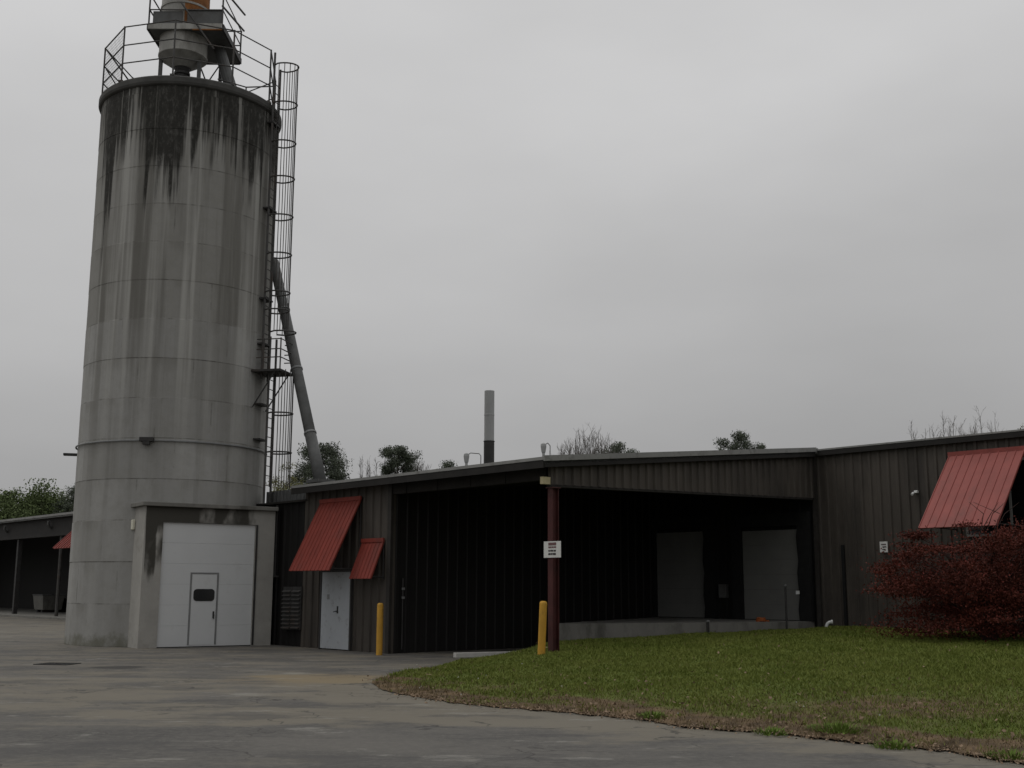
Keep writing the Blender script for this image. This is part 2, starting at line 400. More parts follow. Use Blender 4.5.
# ------------------------------------------------------------------ site frame of the warehouse
A = Vector((-7.26, 36.0, 0)); P0 = Vector((.9, 27.0, 0))
U = (P0-A).normalized(); V = Vector((-U.y, U.x, 0)); Z = Vector((0, 0, 1))
UP = (P0-A).length; VM = 11.0
def L(u, v, z=0.0): return A + U*u + V*v + Z*z
def u_at(px, v=0.0):
    """u of the point of the line v=const seen in column px (near the horizon)"""
    d = ray(px, 560); q = A + V*v
    # q + U*u = k*d  (xy)
    det = U.x*(-d.y) - U.y*(-d.x); return ((-q.x)*(-d.y) - (-q.y)*(-d.x))/det
def z_at(px, py, pt): return at(px, py, pt.y).z

# ------------------------------------------------------------------ ground
kerb_px = [(372, 684), (380, 689), (410, 697), (450, 703), (493, 707), (559, 712), (609, 717), (642, 721), (690, 727), (737, 730.5), (787, 734.5), (848, 740.5), (915, 748), (965, 754), (1023, 763), (1100, 776), (1250, 806)]
KERB = [gnd(x, y, .0) for x, y in kerb_px]
def seg_dist(px, py):
    d = np.full(px.shape, 1e9)
    for a, b in zip(KERB[:-1], KERB[1:]):
        ax, ay, bx, by = a.x, a.y, b.x, b.y; dx, dy = bx-ax, by-ay
        t = np.clip(((px-ax)*dx+(py-ay)*dy)/(dx*dx+dy*dy), 0, 1)
        d = np.minimum(d, np.hypot(px-ax-t*dx, py-ay-t*dy))
    return d
xs = np.concatenate([[-3000, -900, -300, -120], np.arange(-45, 25.1, .5), [60, 150, 400, 1000, 3000]])
ys = np.concatenate([[-400, -100, -20], np.arange(-2, 50.1, .5), [70, 120, 250, 600, 1500, 5000]])
GX, GY = np.meshgrid(xs, ys); nx, ny = len(xs), len(ys)
Vg = np.stack([GX.ravel(), GY.ravel(), np.zeros(GX.size)], 1)
ii = np.arange(nx*ny).reshape(ny, nx)
Fg = np.stack([ii[:-1, :-1].ravel(), ii[:-1, 1:].ravel(), ii[1:, 1:].ravel(), ii[1:, :-1].ravel()], 1)
ground = fast_mesh('ground', Vg, Fg, M['ground']); ground['kind'] = 'structure'
gx, gy = Vg[:, 0], Vg[:, 1]
kd = seg_dist(gx, gy)
def blob(cx, cy, rx, ry, amp): return amp*np.exp(-((gx-cx)/rx)**2-((gy-cy)/ry)**2)
sand = .34 + .6*np.clip(1-kd/2.0, 0, 1) + np.where(gy > 19, .14, 0)*np.clip((gy-19)/5, 0, 1)
sand += blob(-6.5, 10.5, 3.6, 1.8, .62) + blob(-10, 19, 8, 4, .32) + blob(-1.5, 16.3, 4, 1.0, .35) + blob(-24, 50, 14, 14, .2)
sand -= blob(1.0, 11.2, 5, 1.5, .30) + blob(-3.5, 13.9, 3.4, .9, .35)
tip = gnd(375, 679); tn = gnd(300, 676)
tan = blob(tip.x-.9, tip.y-.4, 2.2, 1.6, .78) + blob(tn.x, tn.y, 2.2, 1.0, .3) + blob(-2.2, 10.0, 2.5, .8, .25)
dp = gnd(117, 667.5); dark = blob(dp.x, dp.y, .8, .6, 1.1)
dp2 = gnd(135, 676); dark += blob(dp2.x, dp2.y, .7, .3, .5)
for nm, arr in (('sand', sand), ('tan', tan), ('dark', dark)):
    at_ = ground.data.attributes.new(nm, 'FLOAT', 'POINT'); at_.data.foreach_set('value', arr.astype(np.float32))

# ------------------------------------------------------------------ lawn mound
def resample(pts, n):
    pts = np.array([tuple(p) for p in pts]); d = np.r_[0, np.cumsum(np.linalg.norm(np.diff(pts, axis=0), axis=1))]
    t = np.linspace(0, d[-1], n); return np.stack([np.interp(t, d, pts[:, k]) for k in range(3)], 1)
edge = [gnd(372, 682, .01), gnd(391, 675, .03), gnd(419, 671, .05), gnd(438, 666.5, .05), gnd(456, 662.5, .07), gnd(477, 660, .09), gnd(500, 656, .15), gnd(524, 651, .26)]
back = edge + [Vector((1.15, 31.1, .34)), Vector((2.9, 31.85, .40)), Vector((5.5, 32.7, .52)), Vector((8.3, 33.7, .60)), L(UP+.4, VM+.05, .67), L(UP+3, VM+.05, .64), L(UP+6, VM+.05, .58), L(UP+10, VM+.05, .52), L(UP+16, VM+.05, .45)]
NK, NT = 260, 70
Fr = resample([Vector((p.x, p.y, .012)) for p in KERB], NK)
wob = np.convolve(RNG.normal(size=NK+8), np.ones(3)/3, 'same')[4:-4]*.10+np.convolve(RNG.normal(size=NK+40), np.ones(21)/21, 'same')[20:-20]*.55
Fr[:, 1] += wob*np.clip(np.arange(NK)/20., .2, 1)
# parametrise the back edge so that columns stay roughly parallel
Bk = resample(back, NK)
LAWN = np.zeros((NK, NT, 3))
for j, t in enumerate(np.linspace(0, 1, NT)):
    LAWN[:, j, :2] = Fr[:, :2]*(1-t)+Bk[:, :2]*t
    LAWN[:, j, 2] = Fr[:, 2]+(Bk[:, 2]-Fr[:, 2])*(1-(1-t)**1.6)
kd_l = seg_dist(LAWN[..., 0], LAWN[..., 1])
bumpz = (np.sin(LAWN[..., 0]*2.1+LAWN[..., 1]*1.3)+np.sin(LAWN[..., 0]*.9-LAWN[..., 1]*2.7))*.012
LAWN[..., 2] += bumpz*np.clip(kd_l/1.0, 0, 1) + .02*np.clip(kd_l/.25, 0, 1)
ii = np.arange(NK*NT).reshape(NK, NT)
Fl = np.stack([ii[:-1, :-1].ravel(), ii[1:, :-1].ravel(), ii[1:, 1:].ravel(), ii[:-1, 1:].ravel()], 1)
lawn = fast_mesh('lawn', LAWN.reshape(-1, 3), Fl, M['lawn']); lawn['kind'] = 'structure'
for p in lawn.data.polygons: p.use_smooth = True
def dryness(x, y, kd): return np.clip(1.05-kd/2.1, 0, 1)
dry = dryness(LAWN[..., 0], LAWN[..., 1], kd_l)
dry = np.clip(dry+.30*(np.sin(LAWN[..., 0]*2.3+2*np.sin(LAWN[..., 1]*1.7))*np.sin(LAWN[..., 1]*2.9+LAWN[..., 0]*.7)+.5*np.sin(LAWN[..., 0]*6.1+LAWN[..., 1]*4.3))*np.clip(1.4-kd_l/2.6, 0, 1), 0, 1)
bare = gnd(890, 705, .2)
dry = np.maximum(dry, .72*np.exp(-((LAWN[..., 0]-bare.x)/3.2)**2-((LAWN[..., 1]-bare.y)/1.8)**2))
a_ = lawn.data.attributes.new('dry', 'FLOAT', 'POINT'); a_.data.foreach_set('value', dry.astype(np.float32).ravel())
# a lookup of the lawn height
LP = LAWN.reshape(-1, 3)
def lawn_z(x, y):
    k = np.argmin((LP[:, 0]-x)**2+(LP[:, 1]-y)**2); return float(LP[k, 2])

def blades(n, keep, hmin, hmax, wid, name, mt, label_kind=True):
    # area weighted cells
    c00, c10, c11, c01 = LAWN[:-1, :-1], LAWN[1:, :-1], LAWN[1:, 1:], LAWN[:-1, 1:]
    ar = np.abs(np.cross((c11-c00)[..., :2], (c01-c10)[..., :2])).ravel()*.5
    cy = ((c00+c11)/2)[..., 1].ravel(); cx = ((c00+c11)/2)[..., 0].ravel()
    w = ar*np.clip(18/np.maximum(cy, 9), .45, 2.0)*np.where(cx > 15.5, .08, 1)
    w /= w.sum()
    idx = RNG.choice(len(w), n, p=w); s = RNG.random((n, 1)); t = RNG.random((n, 1))
    f = lambda q: q.reshape(-1, 3)[idx]
    Pp = (f(c00)*(1-s)+f(c10)*s)*(1-t)+(f(c01)*(1-s)+f(c11)*s)*t
    dr = dry.reshape(NK, NT)[:-1, :-1].ravel()[idx]
    k = keep(dr, Pp); Pp = Pp[k]; n = len(Pp)
    pat = .5+.5*np.sin(Pp[:, 0]*1.7+np.sin(Pp[:, 1]*2.3)*2)*np.sin(Pp[:, 1]*1.9+np.sin(Pp[:, 0]*1.1)*2)
    fine = .5+.5*np.sin(Pp[:, 0]*9.3+2*np.sin(Pp[:, 1]*7.1))*np.sin(Pp[:, 1]*8.7+2*np.sin(Pp[:, 0]*6.3))
    h = (hmin+(hmax-hmin)*RNG.random(n)**1.5)*(.6+.5*pat+.75*fine**3)
    sc = np.clip(Pp[:, 1]/16, .8, 1.8)
    an = RNG.random(n)*2*np.pi; wv = np.stack([np.cos(an), np.sin(an), 0*an], 1)*(wid*sc*(.6+.8*RNG.random(n)))[:, None]
    ln = RNG.normal(size=(n, 2))*.45
    tipv = Pp+np.stack([ln[:, 0]*h, ln[:, 1]*h, h], 1)
    Vb = np.stack([Pp-wv, Pp+wv, tipv], 1).reshape(-1, 3)
    ob = fast_mesh(name, Vb, np.arange(3*n).reshape(n, 3), mt); ob['kind'] = 'stuff'
    return ob
blades(330000, lambda d, p: RNG.random(len(d)) > d*1.02+.02, .022, .058, .008, 'grass', M['grass'])
blades(200000, lambda d, p: (RNG.random(len(d)) < d*.36+.015), .02, .085, .006, 'dry_grass', M['straw'])

# ------------------------------------------------------------------ warehouse
def ribbed(mb, a, b, fixed, along, sgn, z0, z1a, z1b, sp=.36, rib=.07, dep=.05, thick=.12):
    """wall of ribbed sheet between a and b along 'u' or 'v'; sgn is the side its face looks at"""
    pts = []; n = max(1, int(round((b-a)/sp))); st = (b-a)/n
    for k in range(n):
        s = a+k*st
        pts += [(s, 0), (s+st*.5-rib*.9, 0), (s+st*.5-rib*.5, dep), (s+st*.5+rib*.5, dep), (s+st*.5+rib*.9, 0)]
    pts.append((b, 0))
    def W(s, off, z): return L(s, fixed+sgn*off, z) if along == 'u' else L(fixed+sgn*off, s, z)
    def top(s): return z1a+(z1b-z1a)*(s-a)/(b-a)
    def bot(s): return z0(s) if callable(z0) else z0
    for (s0, o0), (s1, o1) in zip(pts[:-1], pts[1:]):
        mb.face([W(s0, o0, bot(s0)), W(s1, o1, bot(s1)), W(s1, o1, top(s1)), W(s0, o0, top(s0))])
    mb.face([W(a, -thick, bot(a)), W(b, -thick, bot(b)), W(b, -thick, top(b)), W(a, -thick, top(a))])
    mb.face([W(a, 0, bot(a)), W(b, 0, bot(b)), W(b, -thick, bot(b)), W(a, -thick, bot(a))])
    mb.face([W(a, 0, top(a)), W(b, 0, top(b)), W(b, -thick, top(b)), W(a, -thick, top(a))])
    for s in (a, b): mb.face([W(s, 0, bot(s)), W(s, 0, top(s)), W(s, -thick, top(s)), W(s, -thick, bot(s))])
    return mb

ware = thing('warehouse', L(UP*.6, 6, 0), 'long low dark brown ribbed steel warehouse with red awnings and a covered loading bay', 'warehouse')
zE = z_at(550, 457.5, L(UP, -.3))            # eave top
zM = z_at(815, 449.0, L(UP, VM))             # where the canopy roof meets the tall wall
UL = u_at(302); UC = u_at(390); UE = UP+17
slope = (zM-zE)/(VM+.3)
def zr(v): return zE+slope*(v+.3)
print('frame', UP, 'zE', zE, 'zM', zM, 'UL', UL, 'UC', UC)
RT = .16
# roofs
mb = MB(); v0 = -.38
mb.prism([L(UL-.1, v0, zr(v0)-RT), L(UP+.22, v0, zr(v0)-RT), L(UP+.22, VM-.05, zr(VM)-RT), L(UL-.1, VM-.05, zr(VM)-RT)],
         [L(UL-.1, v0, zr(v0)), L(UP+.22, v0, zr(v0)), L(UP+.22, VM-.05, zr(VM)), L(UL-.1, VM-.05, zr(VM))])
roof1 = mb.build('canopy_roof', M['roof'], ware)
mb = MB(); zt = zM-.07; vb = VM+24
mb.prism([L(UL-.1, VM-.04, zt-.14), L(UE+.2, VM-.14, zt-.14), L(UE+.2, vb, zt+.5), L(UL-.1, vb, zt+.5)],
         [L(UL-.1, VM-.04, zt), L(UE+.2, VM-.14, zt), L(UE+.2, vb, zt+.64), L(UL-.1, vb, zt+.64)])
mb.build('main_roof', M['roof'], ware)
# eave trim of the lean-to: grey drip edge over a brown board
mb = MB(); mb.box(L(UL-.12, v0-.035, zr(v0)-.07), U*(UP+.22-UL+.12), V*.032, Z*.075); mb.build('drip_edge', M['trim_light'], roof1)
mb = MB(); mb.box(L(UL-.1, v0-.022, zr(v0)-.25), U*(UP+.2-UL+.1), V*.05, Z*.178); mb.build('eave_board', M['board'], roof1)
mb = MB(); mb.prism([L(UL, v0+.03, zr(v0)-RT-.06), L(UP+.1, v0+.03, zr(v0)-RT-.06), L(UP+.1, VM-.2, zr(VM)-RT-.06), L(UL, VM-.2, zr(VM)-RT-.06)],
                    [L(UL, v0+.03, zr(v0)-RT-.005), L(UP+.1, v0+.03, zr(v0)-RT-.005), L(UP+.1, VM-.2, zr(VM)-RT-.005), L(UL, VM-.2, zr(VM)-RT-.005)])
mb.build('soffit', M['soffit'], roof1)
for k in range(5):
    u = UC+.6+k*(UP-UC-.9)/4
    mb = MB(); mb.prism([L(u-.06, 0, zr(0)-.52), L(u+.06, 0, zr(0)-.52), L(u+.06, VM-.3, zr(VM)-.52), L(u-.06, VM-.3, zr(VM)-.52)],
                        [L(u-.06, 0, zr(0)-.225), L(u+.06, 0, zr(0)-.225), L(u+.06, VM-.3, zr(VM-.3)-.225), L(u-.06, VM-.3, zr(VM-.3)-.225)])
    mb.build('rafter', M['soffit'], roof1)
# rake trim of the canopy, pale
mb = MB(); uu = UP+.222
mb.prism([L(uu, v0-.04, zr(v0)-.10), L(uu+.04, v0-.04, zr(v0)-.10), L(uu+.04, VM-.2, zr(VM-.2)-.10), L(uu, VM-.2, zr(VM-.2)-.10)],
         [L(uu, v0-.04, zr(v0)+.03), L(uu+.04, v0-.04, zr(v0)+.03), L(uu+.04, VM-.2, zr(VM-.2)+.03), L(uu, VM-.2, zr(VM-.2)+.03)])
mb.build('rake_trim', M['trim_light'], roof1)
mb = MB(); uu = UP+.16
mb.prism([L(uu, v0, zr(v0)-.24), L(uu+.06, v0, zr(v0)-.24), L(uu+.06, VM-.2, zr(VM-.2)-.24), L(uu, VM-.2, zr(VM-.2)-.24)],
         [L(uu, v0, zr(v0)-.102), L(uu+.06, v0, zr(v0)-.102), L(uu+.06, VM-.2, zr(VM-.2)-.102), L(uu, VM-.2, zr(VM-.2)-.102)])
mb.build('rake_board', M['board'], roof1)
# main roof edge trim
mb = MB(); mb.box(L(UP+.27, VM-.18, zt-.02), U*(UE-UP), V*.035, Z*.045); mb.build('drip_edge', M['trim_light'], ware)
mb = MB(); mb.box(L(UP+.27, VM-.17, zt-.17), U*(UE-UP), V*.03, Z*.145); mb.build('eave_board', M['board'], ware)
# fascia with its sloping lower edge
zf0 = z_at(552, 484.5, L(UP, 0)); zf1 = z_at(812, 498, L(UP, VM-.1))
mb = ribbed(MB(), .02, VM-.02, UP+.02, 'v', 1, lambda s: zf0+(zf1-zf0)*s/VM, zr(0)-.17, zr(VM)-.17, sp=.30, thick=.1)
mb.build('fascia', M['wall'], ware)
mb = MB(); mb.prism([L(UP-.09, -.02, zf0-.06), L(UP+.05, -.02, zf0-.06), L(UP+.05, VM-.02, zf1-.06), L(UP-.09, VM-.02, zf1-.06)],
                    [L(UP-.09, -.02, zf0-.003), L(UP+.05, -.02, zf0-.003), L(UP+.05, VM-.02, zf1-.003), L(UP-.09, VM-.02, zf1-.003)])
mb.build('fascia_sill', M['soffit'], ware)
# walls
ribbed(MB(), UL, UC, .05, 'u', -1, .0, zr(0)-.18, zr(0)-.18).build('front_wall', M['wall'], ware)
ribbed(MB(), .07, VM-.05, UC-.02, 'v', 1, .0, zr(.07)-.17, zr(VM-.05)-.17, sp=.36, dep=.03).build('bay_side_wall', M['wall_shaded'], ware)
ribbed(MB(), UC-.1, UP-.02, VM, 'u', -1, .0, zM-.17, zM-.17, sp=.36).build('bay_back_wall', M['wall_shaded'], ware)
ribbed(MB(), UP, UE, VM, 'u', -1, .0, zt-.145, zt-.145, sp=.29, dep=.042).build('main_wall', M['wall'], ware)
ribbed(MB(), .2, VM-.06, UL+.1, 'v', -1, .0, zr(.2)-.165, zr(VM-.06)-.165).build('end_wall', M['wall'], ware)
ribbed(MB(), VM+.16, vb-.4, UL+.1, 'v', -1, .0, zt-.15, zt+.34).build('end_wall', M['wall'], ware)
mb = MB(); mb.box(L(UL, VM-.10, 2.6), U*(UC-UL-.16), V*.09, Z*(zr(VM-.1)-2.78)); mb.build('inner_wall', M['wall_shaded'], ware)
ribbed(MB(), VM+.2, vb-.4, UE-.1, 'v', 1, .0, zM-.1, zM+.35).build('end_wall', M['wall'], ware)
ribbed(MB(), UL+.2, UE-.2, vb-.3, 'u', 1, .0, zM+.35, zM+.35, sp=1).build('rear_wall', M['wall'], ware)
# corner trims
mb = MB(); mb.box(L(UC-.13, -.02, 0), U*.16, V*.09, Z*(zr(0)-.2)); mb.build('corner_trim', M['trim'], ware)
mb = MB(); mb.box(L(UP-.0, VM-.13, .3), U*.14, V*.10, Z*(zM-.5)); mb.build('corner_trim', M['trim'], ware)
# connector between silo and warehouse, with a galvanised parapet
zc = z_at(282, 503.5, L(.2, .1)); zc2 = z_at(282, 489, L(.2, .4))
ribbed(MB(), -1.6, UL-.01, .18, 'u', -1, .0, zc, zc, sp=.4).build('link_wall', M['wall_shaded'], ware)
mb = MB(); mb.box(L(-1.7, .0, zc), U*(UL+1.9), V*1.6, Z*.06); mb.build('link_roof', M['soffit'], ware)
ribbed(MB(), -1.5, UL-.12, .42, 'u', -1, zc+.06, zc2, zc2, sp=.22, rib=.05).build('parapet', M['galv_dull'], ware)
mb = MB(); mb.tube([L(-.12, .02, zc-.05), L(-.12, .02, 2.1)], .035, 8); mb.box(L(-.45, -.05, 2.05), U*.5, V*.12, Z*.05)
mb.build('conduit', M['dark_steel'], ware)

def awning(u0, u1, zt_, zb, p, v, mt, n, label=None):
    """open sided sheet awning: sloping ribbed panel, top flashing, hem, two struts"""
    T0, T1 = L(u0, v-.045, zt_), L(u1, v-.045, zt_); B0, B1 = L(u0, v-p, zb), L(u1, v-p, zb)
    nrm = (T1-T0).cross(B0-T0).normalized()
    if nrm.z < 0: nrm = -nrm
    mb = MB(); mb.prism([T0, T1, B1, B0], [T0+nrm*.03, T1+nrm*.03, B1+nrm*.03, B0+nrm*.03])
    for k in range(n+1):
        c = k/n; a = T0.lerp(T1, c); b = B0.lerp(B1, c); w = U*.018
        if k == 0: a, b = a+w, b+w
        if k == n: a, b = a-w, b-w
        mb.prism([a-w+nrm*.031, a+w+nrm*.031, b+w+nrm*.031, b-w+nrm*.031], [a-w*.6+nrm*.046, a+w*.6+nrm*.046, b+w*.6+nrm*.046, b-w*.6+nrm*.046])
    aw = mb.build('awning', mt, ware)
    if label: aw['label'] = label
    mb = MB(); mb.box(T0-U*.02+nrm*.033-Z*.05, U*(u1-u0+.04), -V*.05, Z*.11); mb.build('flashing', mt, aw)
    for s in (u0+.06, u1-.06):
        mb = MB(); mb.tube([L(s, v-.02, zb+.05), L(s, v-p+.06, zb+.07)], .02, 6); mb.tube([L(s, v-.04, zb+.0), L(s, v-.04, zt_-.1)], .02, 6)
        mb.build('strut', M['dark_steel'], aw)
    return aw
def z_px(px, py, u, v): return z_at(px, py, L(u, v))
a1, b1 = u_at(320), u_at(360.5)
awning(a1, b1, z_px(338, 500.5, (a1+b1)/2, 0), z_px(306, 571, (a1+b1)/2, -1.05), 1.06, .05, M['red'], 11, 'large red awning over the grey side door')
a2, b2 = u_at(363), u_at(384.5)
awning(a2, b2, z_px(372, 541, (a2+b2)/2, 0), z_px(360, 579, (a2+b2)/2, -.45), .47, .05, M['red'], 6, 'small red awning beside the bay corner')
a3, b3 = u_at(957, VM), u_at(1035, VM)
awning(a3, b3, z_px(990, 452.5, (a3+b3)/2, VM), z_px(958, 527.5, (a3+b3)/2, VM-1.9), 1.95, VM, M['red_pale'], 9, 'wide faded red awning at the right end')
print('awn', a1, b1, a2, b2, a3, b3)
# side door under the big awning
d0, d1 = u_at(324.5), u_at(353); zd = z_px(336, 572, (d0+d1)/2, 0)
mb = MB(); mb.box(L(d0, -.06, .03), U*(d1-d0), V*.06, Z*(zd-.03))
door = mb.build('side_door', M['door_grey'], ware)
mb = MB()
for s, w in ((d0-.07, .068), (d1+.002, .068)): mb.box(L(s, -.08, .0), U*w, V*.09, Z*(zd+.07))
mb.box(L(d0, -.08, zd+.003), U*(d1-d0), V*.09, Z*.067); mb.build('door_frame', M['dark_steel'], door)
mb = MB(); mb.tube([L(d0+.85, -.07, 1.08), L(d0+.85, -.13, 1.08), L(d0+.74, -.13, 1.06)], .014, 6); mb.cbox(L(d0+.85, -.068, 1.12), .06, .012, .2, U, V, Z)
mb.build('handle', M['dark_steel'], door)
mb = MB(); mb.cbox(L(d0+.35, -.066, 1.48), .12, .008, .14, U, V, Z); mb.build('notice', M['galv'], door)
# louvre vent in the dark link wall
l0, l1 = u_at(285), u_at(302)
for (a, b) in ((l0, (l0+l1)/2-.04), ((l0+l1)/2+.04, l1)):
    zt2 = z_px(290, 588, a, .1); zb2 = z_px(290, 628, a, .1); n = 10
    vv = .12 if a < UL else .0
    mb = MB(); mb.box(L(a-.03, .0, zb2-.04), U*(b-a+.06), V*.12, Z*(zt2-zb2+.08)); vent = mb.build('louvre_vent', M['dark_steel'], ware)
    mb = MB()
    for k in range(n):
        z0 = zb2+(zt2-zb2)*k/n
        mb.prism([L(a, -.002, z0+.02), L(b, -.002, z0+.02), L(b, -.07, z0), L(a, -.07, z0)], [L(a, -.002, z0+.055), L(b, -.002, z0+.055), L(b, -.07, z0+.018), L(a, -.07, z0+.018)])
    mb.build('slat', M['rail'], vent)
# corner conduit with small boxes in the bay mouth
mb = MB(); mb.tube([L(UC+.05, .42, .1), L(UC+.05, .42, 2.0)], .02, 6); mb.build('conduit', M['dark_steel'], ware)
for zz in (1.72, 1.48):
    mb = MB(); mb.cbox(L(UC+.07, .42, zz), .07, .05, .06, U, V, Z); mb.build('switch_box', M['galv'], ware)
# column at the canopy corner
cz0 = .25; zcap = zf0-.06
mb = MB(); ctr = L(UP-.01, .12, 0); h = zcap-cz0
mb.cbox(ctr+Z*(cz0+h/2)-V*.095, .16, .02, h, U, V, Z); mb.cbox(ctr+Z*(cz0+h/2)+V*.095, .16, .02, h, U, V, Z)
mb.cbox(ctr+Z*(cz0+h/2), .016, .169, h, U, V, Z)
colm = mb.build('column', M['col_red'], ware)
mb = MB(); mb.cbox(ctr+Z*(zcap-.012), .24, .28, .022, U, V, Z); mb.build('cap_plate', M['col_red'], colm)
mb = MB(); mb.cbox(ctr+Z*(cz0+.015), .30, .30, .03, U, V, Z); mb.build('base_plate', M['col_red'], colm)
zb = z_at(545, 480, L(UP-.1, -.3)); mb = MB(); mb.box(L(UP-.10, -.22, zb-.09), U*.10, V*.24, Z*.17); mb.build('beam_end', M['cream'], ware)
mb = MB(); mb.box(L(UC+.05, .02, zr(0)-.52), U*(UP-UC-.22), V*.14, Z*.28); mb.build('eave_beam', M['soffit'], ware)
# loading dock
DZ = EYE-.93
dock_poly = [L(9.14, 2.93), Vector((5.0, 32.62, 0)), L(12.0, 10.1), L(12.0, VM-.05), L(UC+.1, VM-.05)]
dock_poly = dock_poly[::-1] if False else dock_poly
mb = MB(); mb.prism([p+Z*0 for p in dock_poly], [p+Z*DZ for p in dock_poly])
dock = mb.build('loading_dock', M['conc_dark'], ware)
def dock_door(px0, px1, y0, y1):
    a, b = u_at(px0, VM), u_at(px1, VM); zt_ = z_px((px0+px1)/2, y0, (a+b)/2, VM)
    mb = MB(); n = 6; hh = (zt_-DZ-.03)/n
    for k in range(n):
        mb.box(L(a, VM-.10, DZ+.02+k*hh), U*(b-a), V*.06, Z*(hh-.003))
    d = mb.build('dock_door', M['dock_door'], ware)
    mb = MB()
    for s, w, dep in ((a-.36, .34, .22), (b+.02, .42, .22)):
        pts = []
        for k in range(9):
            zz = DZ+(zt_-DZ+.1)*k/8; pts.append((s+(.03*math.sin(k*2.1+a) if s > a else 0), zz))
        for (s0, z0), (s1, z1) in zip(pts[:-1], pts[1:]):
            mb.prism([L(s0, VM-.05, z0), L(s+w, VM-.05, z0), L(s+w, VM-dep, z0), L(s0, VM-dep, z0)], [L(s1, VM-.05, z1), L(s+w, VM-.05, z1), L(s+w, VM-dep, z1), L(s1, VM-dep, z1)])
    mb.box(L(a-.36, VM-.22, zt_+.102), U*(b-a+.8), V*.17, Z*.4)
    mb.build('dock_seal', M['rubber'], d)
    return a, b
e0, e1 = dock_door(659, 707, 532, 618); f0, f1 = dock_door(745, 801, 530, 622)
mb = MB()
for c in ((e1+f0)/2,): mb.cbox(L(c-.05, VM-.09, z_px(718, 591, c, VM)), .28, .16, .42, U, V, Z)
mb.build('control_box', M['galv_dull'], ware, bevel=.01)
mb = MB(); mb.cbox(L(u_at(806.5, VM)-.0, VM-.52, z_px(806, 592.5, UP-.3, VM-.5)), .10, .04, .10, U, V, Z); mb.build('switch_box', M['white'], ware)
# details of the tall right wall
q = u_at(922, VM); zz = z_px(922, 492, q, VM)
mb = MB(); mb.cbox(L(q, VM-.10, zz), .10, .10, .07, U, V, Z); lamp = mb.build('wall_lamp', M['white'], ware, bevel=.01)
mb = MB(); mb.tube([L(q-.05, VM-.16, zz-.02), L(q-.06, VM-.24, zz-.08)], [.02, .04], 10); mb.build('lamp_head', M['white'], lamp)
q = u_at(843, VM); mb = MB(); mb.box(L(q, VM-.085, .5), U*.09, V*.05, Z*(z_px(843, 545, q, VM)-.5)); mb.build('downpipe', M['rubber'], ware)
q = u_at(886, VM); mb = MB(); mb.cbox(L(q, VM-.082, z_px(886, 547, q, VM)), .24, .012, .30, U, V, Z); nt_ = mb.build('notice', M['sign'], ware)
mb = MB()
for k in range(3): mb.cbox(L(q+.02*(k % 2), VM-.0905, z_px(886, 547, q, VM)+.07-.07*k), .15-.03*k, .003, .03, U, V, Z)
mb.build('lettering', M['ink'], nt_)
# window under the faded awning, dark glass enlarged to stand in for its shade
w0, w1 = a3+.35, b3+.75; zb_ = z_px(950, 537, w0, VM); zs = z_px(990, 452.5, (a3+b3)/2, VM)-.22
mb = MB(); mb.box(L(w0+.06, VM-.06, zb_+.06), U*(w1-w0-.12), V*.03, Z*(zs-zb_-.12)); shade_win = mb.build('window', M['glass'], ware)
mb = MB(); mb.box(L(w0, VM-.09, zs-.06), U*(w1-w0), V*.06, Z*.07); mb.box(L(w0, VM-.09, zb_), U*(w1-w0), V*.06, Z*.06)
mb.box(L(w0, VM-.09, zb_+.061), U*.06, V*.06, Z*(zs-zb_-.123)); mb.box(L(w1-.06, VM-.09, zb_+.061), U*.06, V*.06, Z*(zs-zb_-.123))
mb.box(L((w0+w1)/2-.03, VM-.09, zb_+.061), U*.06, V*.06, Z*(zs-zb_-.123)); mb.build('frame', M['trim_light'], shade_win)

# sign on the column
sc_ = at(552.3, 549.5, L(UP, .12).y-.25); sn = (U*.35-V*.94).normalized(); sr = Vector((-sn.y, sn.x, 0))
if sr.x < 0: sr = -sr
sn = (L(UP-.08, -.03)-L(UP-.08, .1)).normalized(); sr = U.copy()
sz = z_at(552.3, 549.5, L(UP-.05, -.03)); sctr = L(UP+.08, -.003, sz)
sgn_ = thing('sign', sctr, 'small white notice with lines of dark lettering on the red column', 'sign')
wd = .56; ht = .375
mb = MB(); mb.cbox(sctr, wd, .012, ht, U, V, Z); mb.build('board', M['sign'], sgn_)
def text_row(z, segs, h, mt, nm):
    mb = MB(); x = -.125
    for w in segs: mb.cbox(sctr+U*(x+w/2)-V*.0085+Z*z, w, .004, h, U, V, Z); x += w+.014
    mb.build(nm, mt, sgn_)
text_row(.125, [.26], .066, M['ink_red'], 'lettering')
text_row(.050, [.10, .06, .07], .040, M['ink_red'], 'lettering')
text_row(-.030, [.05, .10, .07], .040, M['ink'], 'lettering')
text_row(-.105, [.07, .05, .10], .046, M['ink'], 'lettering')

# ------------------------------------------------------------------ silo
SC = Vector((-11.09, 37.5, 0)); SR = 2.94
cdir = Vector((-SC.x, -SC.y, 0)).normalized(); sdir = Vector((-cdir.y, cdir.x, 0))    # towards camera / to the right
def pol(az, r, z): a = R_(az); return SC + cdir*(math.cos(a)*r) + sdir*(math.sin(a)*r) + Z*z
zrim_b = z_at(185, 86.5, pol(0, SR, 0)); zrim_t = z_at(185, 76, pol(0, SR+.12, 0))
print('rim', zrim_b, zrim_t)
silo = thing('silo', SC, 'tall round concrete silo streaked black below its rim, with a garage door at its foot', 'silo')
prof = []; z = 0.0; RINGH = 1.2375
while z < zrim_b:
    z2 = min(z+RINGH, zrim_b+.02); off = random.uniform(-.008, .008)
    prof += [(SR-.004, z+.001), (SR+off, z+.012), (SR+off, z2-.012), (SR-.004, z2-.001)]; z = z2
    if z >= zrim_b: break
wl = MB().lathe(SC, prof, 96).build('wall', M['silo'], silo)
